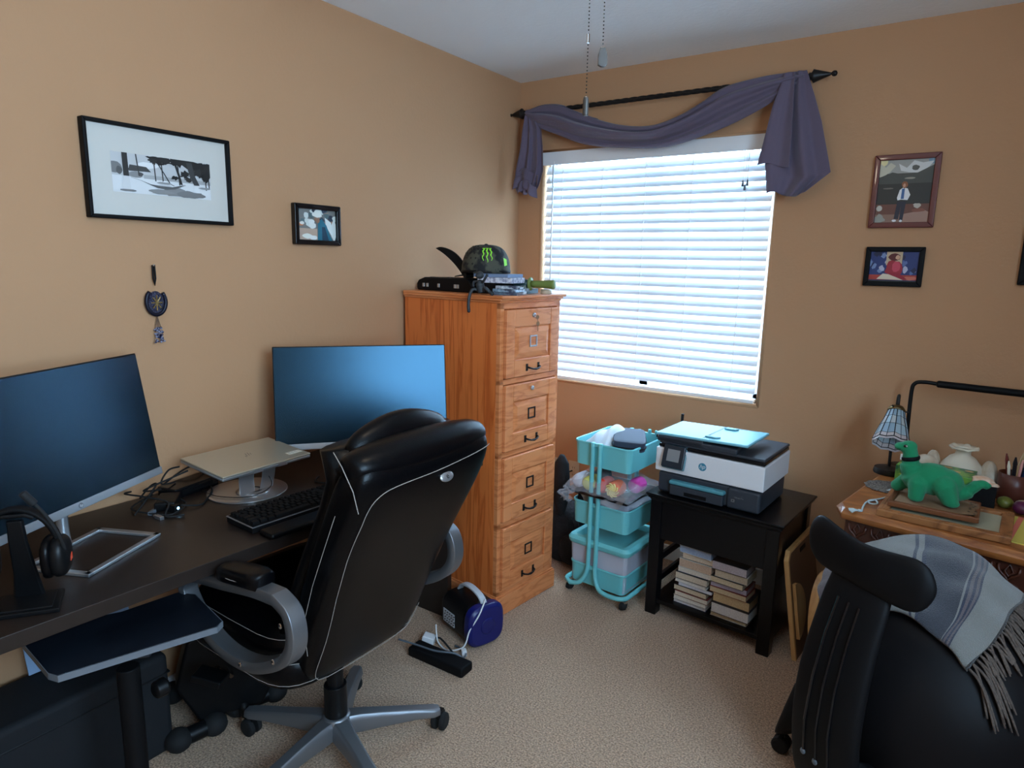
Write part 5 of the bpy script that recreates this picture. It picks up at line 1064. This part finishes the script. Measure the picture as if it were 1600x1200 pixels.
db = ob('body', b, 'dino', dn, smooth=True); q = db.modifiers.new('r', 'REMESH'); q.mode = 'VOXEL'; q.voxel_size = .0032; q.use_smooth_shade = True; q = db.modifiers.new('sm', 'SMOOTH'); q.iterations = 6; q.factor = .6
ob('collar', MB().tube([(-.0495+.0235*math.cos(a), .0235*math.sin(a), .130+.005*math.cos(a)) for a in [2*PI*k/24 for k in range(24)]], .0036, 8, closed=True, flat=2.0), 'matte', dn, smooth=True)
ob('collar_tag', MB().box(-.078, -.073, -.010, -.002, .122, .140), 'paper', dn)
for s_ in (-1, 1):
    e_ = ob('eye', MB().ell((-.066, s_*.0210, .172), .0062, .003, .0052, 14, 8), 'gloss', dn, smooth=True)
    ob('eye_white', MB().ell((-.064, s_*.0232, .1725), .0030, .0014, .0030, 10, 6), 'paper', e_, smooth=True); ob('pupil', MB().ell((-.0648, s_*.0244, .1725), .0012, .0008, .0018, 8, 6), 'gloss', e_)
ob('mouth', MB().tube([(-.094, -.0095, .160), (-.086, -.0150, .157), (-.079, -.0168, .159)], .0010, 5), 'matte', dn)
# green printed box
gx = thing('gift_box', 'bright green patterned box standing behind the dinosaur', 'box', DQ(.094, .322), -.17+.02)
ob('box', MB().box(0, .225, 0, .12, 0, .098), mat('green_print', S(110, 158, 66), .3, noise=(26, S(30, 104, 70), .05)), gx, bevel=.002)
b = MB()
for k in range(9):
    r2 = random.Random(k+40); cx, cz = r2.uniform(.02, .205), r2.uniform(.015, .085)
    b.prism([(cx+(.016 if q % 2 == 0 else .007)*math.cos(q*PI/5+k), cz+(.016 if q % 2 == 0 else .007)*math.sin(q*PI/5+k)) for q in range(10)], .0002, .0006, Fy, None)
ob('printed_stars', b, cmat('star_print', 186, 196, 96, .4), gx)
b = MB()
for k in range(7): b.prism(blob(.02+k*.031, .03+(k*37 % 80)*.001, .012, .007, 9, .3, k), .0984, .0988)
for k in range(4): b.prism(blob(.03+k*.055, .06, .010, .02, 9, .3, k+20), .0002, .0005, Fy)
ob('printed_leaves', b, cmat('leaf_print', 206, 160, 110, .4), gx)
# shells
def shell(lab, P, rx, ry, rz, m_, k=5, rot=0, group=None):
    o = ob('sea_shell', MB().grid(lambda u, v: (rx*math.sin(PI*v*.5+.08)*math.cos(2*PI*u)*(1+.10*math.cos(k*2*PI*u)*v), ry*math.sin(PI*v*.5+.08)*math.sin(2*PI*u)*(1+.10*math.cos(k*2*PI*u+1)*v), rz*math.cos(PI*v*.5)), 36, 14, True), m_, None, smooth=True, solid=.003, loc=P, rot=(0, 0, rot)); label(o, lab, 'seashell', 'seashells on the writing desk'); return o
shell('knobbly white shell on top of the green box', DQ(.170, .395, DT+.100), .036, .030, .034, 'shell', 6)
vz = thing('shell_vase', 'round cream vase with a flared rim behind the green box', 'vase', DQ(.255, .525), 0)
ob('body', MB().lathe([(.03, 0), (.055, .02), (.068, .055), (.062, .09), (.040, .118), (.024, .128), (.022, .142), (.030, .150), (.045, .154), (.044, .157), (.02, .147)], seg=32, cap=False), cmat('cream_ceramic', 212, 200, 178, .4), vz, smooth=True, solid=.002)
ob('petal_rim', MB().grid(lambda u, v: ((.022+.024*v)*math.cos(2*PI*u), (.022+.024*v)*math.sin(2*PI*u), .150+.006*v+.004*v*math.sin(2*PI*u*6)), 48, 5, True), 'cream_ceramic', vz, smooth=True, solid=.002)
shell('flat pale shell left of the cream vase rim', DQ(.165, .525, DT+.0), .03, .03, .125, 'shell', 4, .5)
shell('pale scallop shell right of the cream vase', DQ(.335, .54, DT+.0), .035, .03, .118, 'shell', 7, 1)
bb = flat('black_box', 'small black square box with shells on it right of the green box', 'box', DQ(.350, .365), -.05, (.072, .075, .082), 'matte', bv=.002)
for i, (dx, dy, s_, lab, m_) in enumerate(((-.008, 0, .034, 'orange fan shell on top of the black box', 'shell2'), (.028, -.018, .014, 'tiny brown shell at the right edge of the black box', 'shell2'), (-.020, -.026, .012, 'tiny white shell at the front edge of the black box', 'shell'))): shell(lab, DQ(.350+dx, .365+dy, DT+.083), s_, s_*.7, s_*.6, m_, 8)
mug = thing('pencil_mug', 'dark brown ceramic mug full of pens and brushes', 'mug', DQ(.412, .520), 0)
ob('cup', MB().lathe([(.036, 0), (.046, .004), (.048, .05), (.047, .098), (.044, .098), (.044, .01), (.001, .008)], seg=30, cap=False), 'cork', mug, smooth=True)
ob('handle', MB().tube(catmull([(.044, 0, .085), (.072, 0, .078), (.074, 0, .045), (.045, 0, .022)], 6), .006, 8), 'cork', mug, smooth=True)
pens = [((20, 20, 24), 'black pen with a clip at the left of the brown mug'), ((110, 40, 34), 'dark red pen in the brown mug'), ((230, 220, 200), 'cream pointed pencil in the middle of the brown mug'), ((24, 24, 30), 'thick black marker in the brown mug'), ((214, 150, 140), 'pink pen at the front of the brown mug'), ((28, 50, 90), 'navy blue pen in the brown mug'), ((20, 32, 66), 'thick dark blue marker at the right of the brown mug'), ((60, 60, 66), 'grey pencil at the back of the brown mug'), ((196, 170, 130), 'tan paintbrush handle leaning right in the brown mug'), ((170, 140, 96), 'wooden brush leaning far right in the brown mug')]
mp2 = DQ(.412, .520)
for i, (c, lab) in enumerate(pens):
    a = 2*PI*i/len(pens)+2.6; ra = .020; lean = .012; p0 = Vector((ra*.6*math.cos(a), ra*.6*math.sin(a), .012)); ex = (.030 if i >= 8 else 0)
    p1 = Vector(((ra+lean)*math.cos(a)+ex, (ra+lean)*math.sin(a), .150+.018*math.sin(i*2.3)+.01*(i == 2))); d = (p1-p0)
    q = thing('pen', lab, 'pen', mp2, 0, 'pens in the brown mug'); rr_ = .0062 if i in (3, 6) else .0045
    ob('barrel', MB().tube([p0, p0+d*.82], rr_, 10), cmat('pen_%d' % i, *c, .35), q, smooth=False)
    ob('tip', MB().tube([p0+d*.82, p0+d*.86, p1], [rr_*1.15, rr_*1.1, rr_*.45], 10), cmat('pen_%d' % i, *c, .35), q)
def egg(lab, P, s_, c): 
    o = ob('stone_egg', MB().ell((0, 0, s_*.8), s_, s_*1.1, s_*.8, 20, 14), mat('egg_'+lab[:4], S(*c), .35, noise=(30, S(*[int(x*.7) for x in c]), .2)), None, smooth=True, loc=P); label(o, lab, 'egg', 'stone eggs'); return o
egg('olive green egg on the writing desk right of the black box', DQ(.408, .412), .024, (118, 122, 52))
egg('purple egg in front of the olive one', DQ(.458, .378), .027, (92, 26, 66))
ring = ob('cream_ring', MB().tube([(.018*math.cos(a), .018*math.sin(a), .012) for a in [2*PI*k/24 for k in range(24)]], .010, 10, closed=True), 'shell', None, smooth=True, loc=DQ(.458, .455)); label(ring, 'cream doughnut shaped shell behind the purple egg', 'seashell')
cl_ = ob('placemat', MB().prism([(0, 0), (.20, 0), (.20, .26), (0, .26)], 0, .003), cmat('mat_yellow', 196, 178, 82, .9), None, loc=DQ(.405, .075), rot=(0, 0, -.17)); label(cl_, 'yellow cloth with a pink stripe at the right end of the writing desk', 'cloth')
ob('stripe', MB().box(.052, .066, 0, .26, .003, .0036), cmat('stripe_pink', 206, 110, 90, .9), cl_)
kn = thing('pocket_knife', 'small brass and black trinket beside the pine frame on the yellow cloth', 'trinket', DQ(.440, .215, DT+.0035), 1.3)
ob('body', MB().tube([(-.02, 0, .006), (.02, 0, .006)], .006, 8), 'brass', kn, bevel=.001); ob('cap', MB().ell((.022, 0, .006), .007, .006, .006, 10, 6), 'gloss', kn)

# ================================================================= BALL CHAIR WITH BLANKET
Bc = Vector((2.17, -1.14, .38)); BR_ = .31
bc = thing('ball_chair', 'black exercise ball chair with a wing shaped back support at the writing desk', 'ball chair', (Bc.x, Bc.y, 0), math.radians(-36))
# local +y forward (towards the desk), backrest at -y
ball = ob('ball', MB().ell((0, 0, Bc.z), BR_, BR_, BR_, 48, 32), mat('ball_vinyl', S(20, 18, 19), .5, bump=(200, .1, .001), spec=.12), bc, smooth=True)
def ringz(r_, z, n=48): return [Vector((r_*math.cos(2*PI*k/n), r_*math.sin(2*PI*k/n), z)) for k in range(n)]
ob('base_ring', MB().loft([ringz(.235, .125), ringz(.325, .145), ringz(.345, .175), ringz(.340, .235), ringz(.325, .245), ringz(.300, .235), ringz(.225, .13)], cap=False), 'matte', bc, smooth=True)
for k in range(5):
    a = math.radians(210+72*k); u_ = Vector((math.cos(a), math.sin(a), 0)); v_ = Vector((-math.sin(a), math.cos(a), 0)); rr = []
    for r_, hw, z0, z1 in ((.27, .075, .12, .28), (.330, .075, .10, .30), (.362, .066, .075, .25), (.385, .050, .062, .16), (.400, .030, .062, .095)):
        rr.append([u_*r_+v_*hw*math.cos(q)+Vector((0, 0, (z0+z1)/2+(z1-z0)/2*math.sin(q))) for q in [2*PI*j/14 for j in range(14)]])
    lg_ = ob('base_leg', MB().loft(rr), 'matte', bc, smooth=True)
    c = u_*.385; cst = ob('caster', MB().cyl(c+Vector((0, 0, .045)), c+Vector((0, 0, .070)), .009), 'black', lg_)
    ob('wheel', MB().tube([c+v_*x+Vector((0, 0, .026)) for x in (-.024, -.020, -.003, -.003, .003, .003, .020, .024)], [.020, .026, .026, .015, .015, .026, .026, .020], 20), 'rubber', cst)
def bx_(y, z, hw, th, n=20): return [Vector((hw*math.copysign(abs(math.cos(a))**.7, math.cos(a)), y+th*math.copysign(abs(math.sin(a))**.7, math.sin(a)), z)) for a in [2*PI*k/n for k in range(n)]]
sp_ = [(-.352, .14, .105, .02), (-.368, .20, .105, .028), (-.385, .28, .104, .028), (-.398, .38, .100, .026), (-.392, .50, .100, .024), (-.370, .62, .092, .022), (-.345, .71, .09, .020), (-.32, .79, .085, .018)]
post = ob('back_post', MB().loft([bx_(*q) for q in sp_]), 'matte', bc, smooth=True, sub=1)
gv = MB()
for x in (-.036, 0, .036): gv.tube([(x*(1.1-.25*t), y-th-.0005+.002, z) for t, (y, z, hw, th) in zip((0, .3, .6, .8, 1), sp_[2:7])], .0042, 6)
ob('grooves', gv, 'gloss', post)
for x in (-.04, 0, .04): ob('screw', MB().ell((x, -.385-.029, .285), .008, .005, .008, 10, 6), 'grey', post)
wg = MB(); rr = []
for i in range(25):
    t = i/24*2-1; x = .178*t; h_ = (.056+.016*abs(t)**1.3)*(1-(max(0, abs(t)-.60)/.4)**2.4)**.5 if abs(t) < .9999 else .010
    cz = .805+.012*abs(t)**1.5; cy = -.345+.022*t*t
    rr.append([Vector((x, cy+.019*math.cos(a)*min(1, h_/.04), cz+h_*math.sin(a))) for a in [2*PI*k/18 for k in range(18)]])
ob('back_support', MB().loft(rr), 'matte', bc, smooth=True, sub=1)
# blanket
bk_ = thing('blanket', 'grey and cream striped woven blanket with fringe draped over the exercise ball', 'blanket', tuple(Bc), 0)
st_ = [[(-.30, .08, .27), (-.31, -.02, .235), (-.285, -.12, .165)], [(-.17, .14, .345), (-.165, .0, .335), (-.135, -.14, .265)], [(-.03, .15, .37), (-.03, -.03, .35), (-.045, -.185, .255)], [(.06, .13, .335), (.05, -.05, .335), (.0, -.215, .24)], [(.14, .11, .275), (.11, -.07, .300), (.035, -.235, .21)]]
rows_ = []
for s3 in st_:
    a, m__, c = [Vector(q) for q in s3]; L_ = []
    for k in range(25):
        t = k/24; p = a*(1-t)*(1-t)+ (m__*2-(a+c)*.5)*2*t*(1-t)*1.0 + c*t*t if False else None
        # quadratic through three points
        p = a*(2*(t-.5)*(t-1))+m__*(-4*t*(t-1))+c*(2*t*(t-.5)); L_.append(p)
    rows_.append(L_)
cols_ = [catmull([rows_[i][k] for i in range(5)], 14) for k in range(25)]
nb = len(cols_[0]); P_ = lambda i, k: cols_[k][i]+(cols_[k][i].normalized()*(.004*math.sin(i*.35+k*.5)+.003*math.sin(k*.9)))
b = MB(); sc_ = {'cream': S(118, 117, 112), 'blue': S(42, 47, 64), 'grey': S(52, 54, 62), 'dark': S(38, 33, 31), 'mid': S(92, 82, 84)}
def stripe(t):
    if t < .06: return 'mid'
    if t < .10: return 'blue'
    if t < .13: return 'cream'
    if t < .16: return 'blue'
    if t < .36: return 'cream'
    if t < .375: return 'blue'
    if t < .395: return 'cream'
    if t < .415: return 'blue'
    if t < .63: return 'grey'
    if t < .645: return 'cream'
    if t < .662: return 'blue'
    if t < .685: return 'mid'
    if t < .70: return 'blue'
    if t < .72: return 'mid'
    if t < .735: return 'blue'
    if t < .97: return 'cream'
    return 'dark'
NI, NK = 224, 40
def PP(u, v):
    x = u*(nb-1); i = min(int(x), nb-2); t = x-i; y = v*24; k = min(int(y), 23); q = y-k
    return (P_(i, k)*(1-t)*(1-q)+P_(i+1, k)*t*(1-q)+P_(i, k+1)*(1-t)*q+P_(i+1, k+1)*t*q)
for i in range(NI-1):
    t0 = i/(NI-1)
    for k in range(NK-1): b.add([PP(i/(NI-1), k/(NK-1)), PP((i+1)/(NI-1), k/(NK-1)), PP((i+1)/(NI-1), (k+1)/(NK-1)), PP(i/(NI-1), (k+1)/(NK-1))], [(0, 1, 2, 3)], sc_[stripe(t0)])
M_['weave'] = mat('woven_wool', (1, 1, 1, 1), .95, attr='Col', bump=(420, .9, .004), sheen=.3)
cloth = ob('cloth', b, 'weave', bk_, smooth=True, solid=.0)
bm = bmesh.new(); bm.from_mesh(cloth.data); bmesh.ops.remove_doubles(bm, verts=bm.verts, dist=.0002); bm.to_mesh(cloth.data); bm.free()
q = cloth.modifiers.new('s', 'SOLIDIFY'); q.thickness = .012; q.offset = -1
r = random.Random(21); fm_ = mat('fringe_wool', S(100, 86, 76), .95, noise=(200, S(68, 58, 54), .2))
for k in range(30):
    p = PP(1, (k+.5)/30); n_ = p.normalized(); out = Vector((.62, -.40+.25*(1-k/30), 0)); L0 = r.uniform(.05, .11)*(1.5 if k > 26 else 1); b = MB()
    for j in range(3):
        w1 = Vector((r.uniform(-.012, .012), r.uniform(-.012, .012), 0)); pts = [p+n_*.004]
        for s_ in (.3, .6, 1.0):
            v = p+out*L0*s_*.8+w1*s_*1.6+Vector((0, 0, -L0*s_*s_*.9)); l_ = v.length
            if l_ < BR_+.010: v = v*((BR_+.010)/l_)
            pts.append(v)
        b.tube(catmull(pts, 3), [.0030]*9+[.0018], 5)
    ob('tassel', b, fm_, bk_, smooth=True)

# ================================================================= CEILING FAN (above the frame; only its pull chains show)
cf = thing('ceiling_fan', 'ceiling fan whose two metal pull chains hang into the top of the photo', 'ceiling fan', (1.487, -1.985, 0))
ob('canopy', MB().lathe([(.06, 2.439), (.065, 2.42), (.03, 2.39), (.001, 2.388)], seg=24), 'white', cf, smooth=True)
ob('motor', MB().lathe([(.02, 2.39), (.10, 2.375), (.115, 2.34), (.11, 2.29), (.07, 2.268), (.001, 2.266)], seg=32), 'white', cf, smooth=True)
for k in range(5):
    a = 2*PI*k/5+.5; b = MB(); b.T = Matrix.Rotation(a, 4, 'Z') @ Matrix.Rotation(.18, 4, 'X') @ Matrix.Translation((0, 0, 0))
    b.prism([(.16, -.05), (.58, -.065), (.61, -.03), (.61, .03), (.58, .065), (.16, .05)], -.004, .004)
    ob('blade', b, 'vinyl', cf, loc=(0, 0, 2.31), bevel=.002)
lb = ob('fill_light_bowl', MB().lathe([(.001, 2.165), (.05, 2.172), (.095, 2.20), (.105, 2.24), (.07, 2.262), (.001, 2.263)], seg=32), 'bulb', cf, smooth=True)  # unseen bowl, lit to add warm fill
for (dx, dy, z1, ph, lab) in ((.0, 0, 1.80, .030, None), (.022, .015, 1.883, .0415, None)):
    b = MB(); z = 2.26 
    zb = z1
    zz = z1
    while zz < 2.19: b.ell((dx, dy, zz), .0014, .0014, .0014, 6, 4); zz += .0062
    chn = ob('pull_chain', b, 'iron', cf)
    if dx == 0: pd = MB().lathe([(.002, 0), (.0045, -.002), (.0055, -.008), (.0055, -.030), (.0045, -.034), (.001, -.034)], (dx, dy, z1), 12)
    else: pd = MB().prism([(-.008, -.016), (-.0085, -.034), (-.003, -.037), (.003, -.037), (.0085, -.034), (.008, -.016), (.004, -.004), (-.004, -.004)], -.0035, .0035, basis((dx, dy, z1+.004), R0, (0, 0, 1)))
    ob('pendant', pd, cmat('dark_wood_bead', 66, 58, 52, .4), chn, bevel=.001)
    ob('connector', MB().cyl((dx, dy, z1+.09), (dx, dy, z1+.105), .0028, seg=8), 'chrome', chn)
lt = bpy.data.lights.new('fan_fill_light', 'POINT'); lt.energy = FAN = 6; lt.color = (1, .84, .66); lt.shadow_soft_size = .07  # warm fill lamp added below the unseen fan bowl
lo = bpy.data.objects.new('fan_fill_light', lt); COL.objects.link(lo); lo.location = (1.487, -1.985, 2.12)
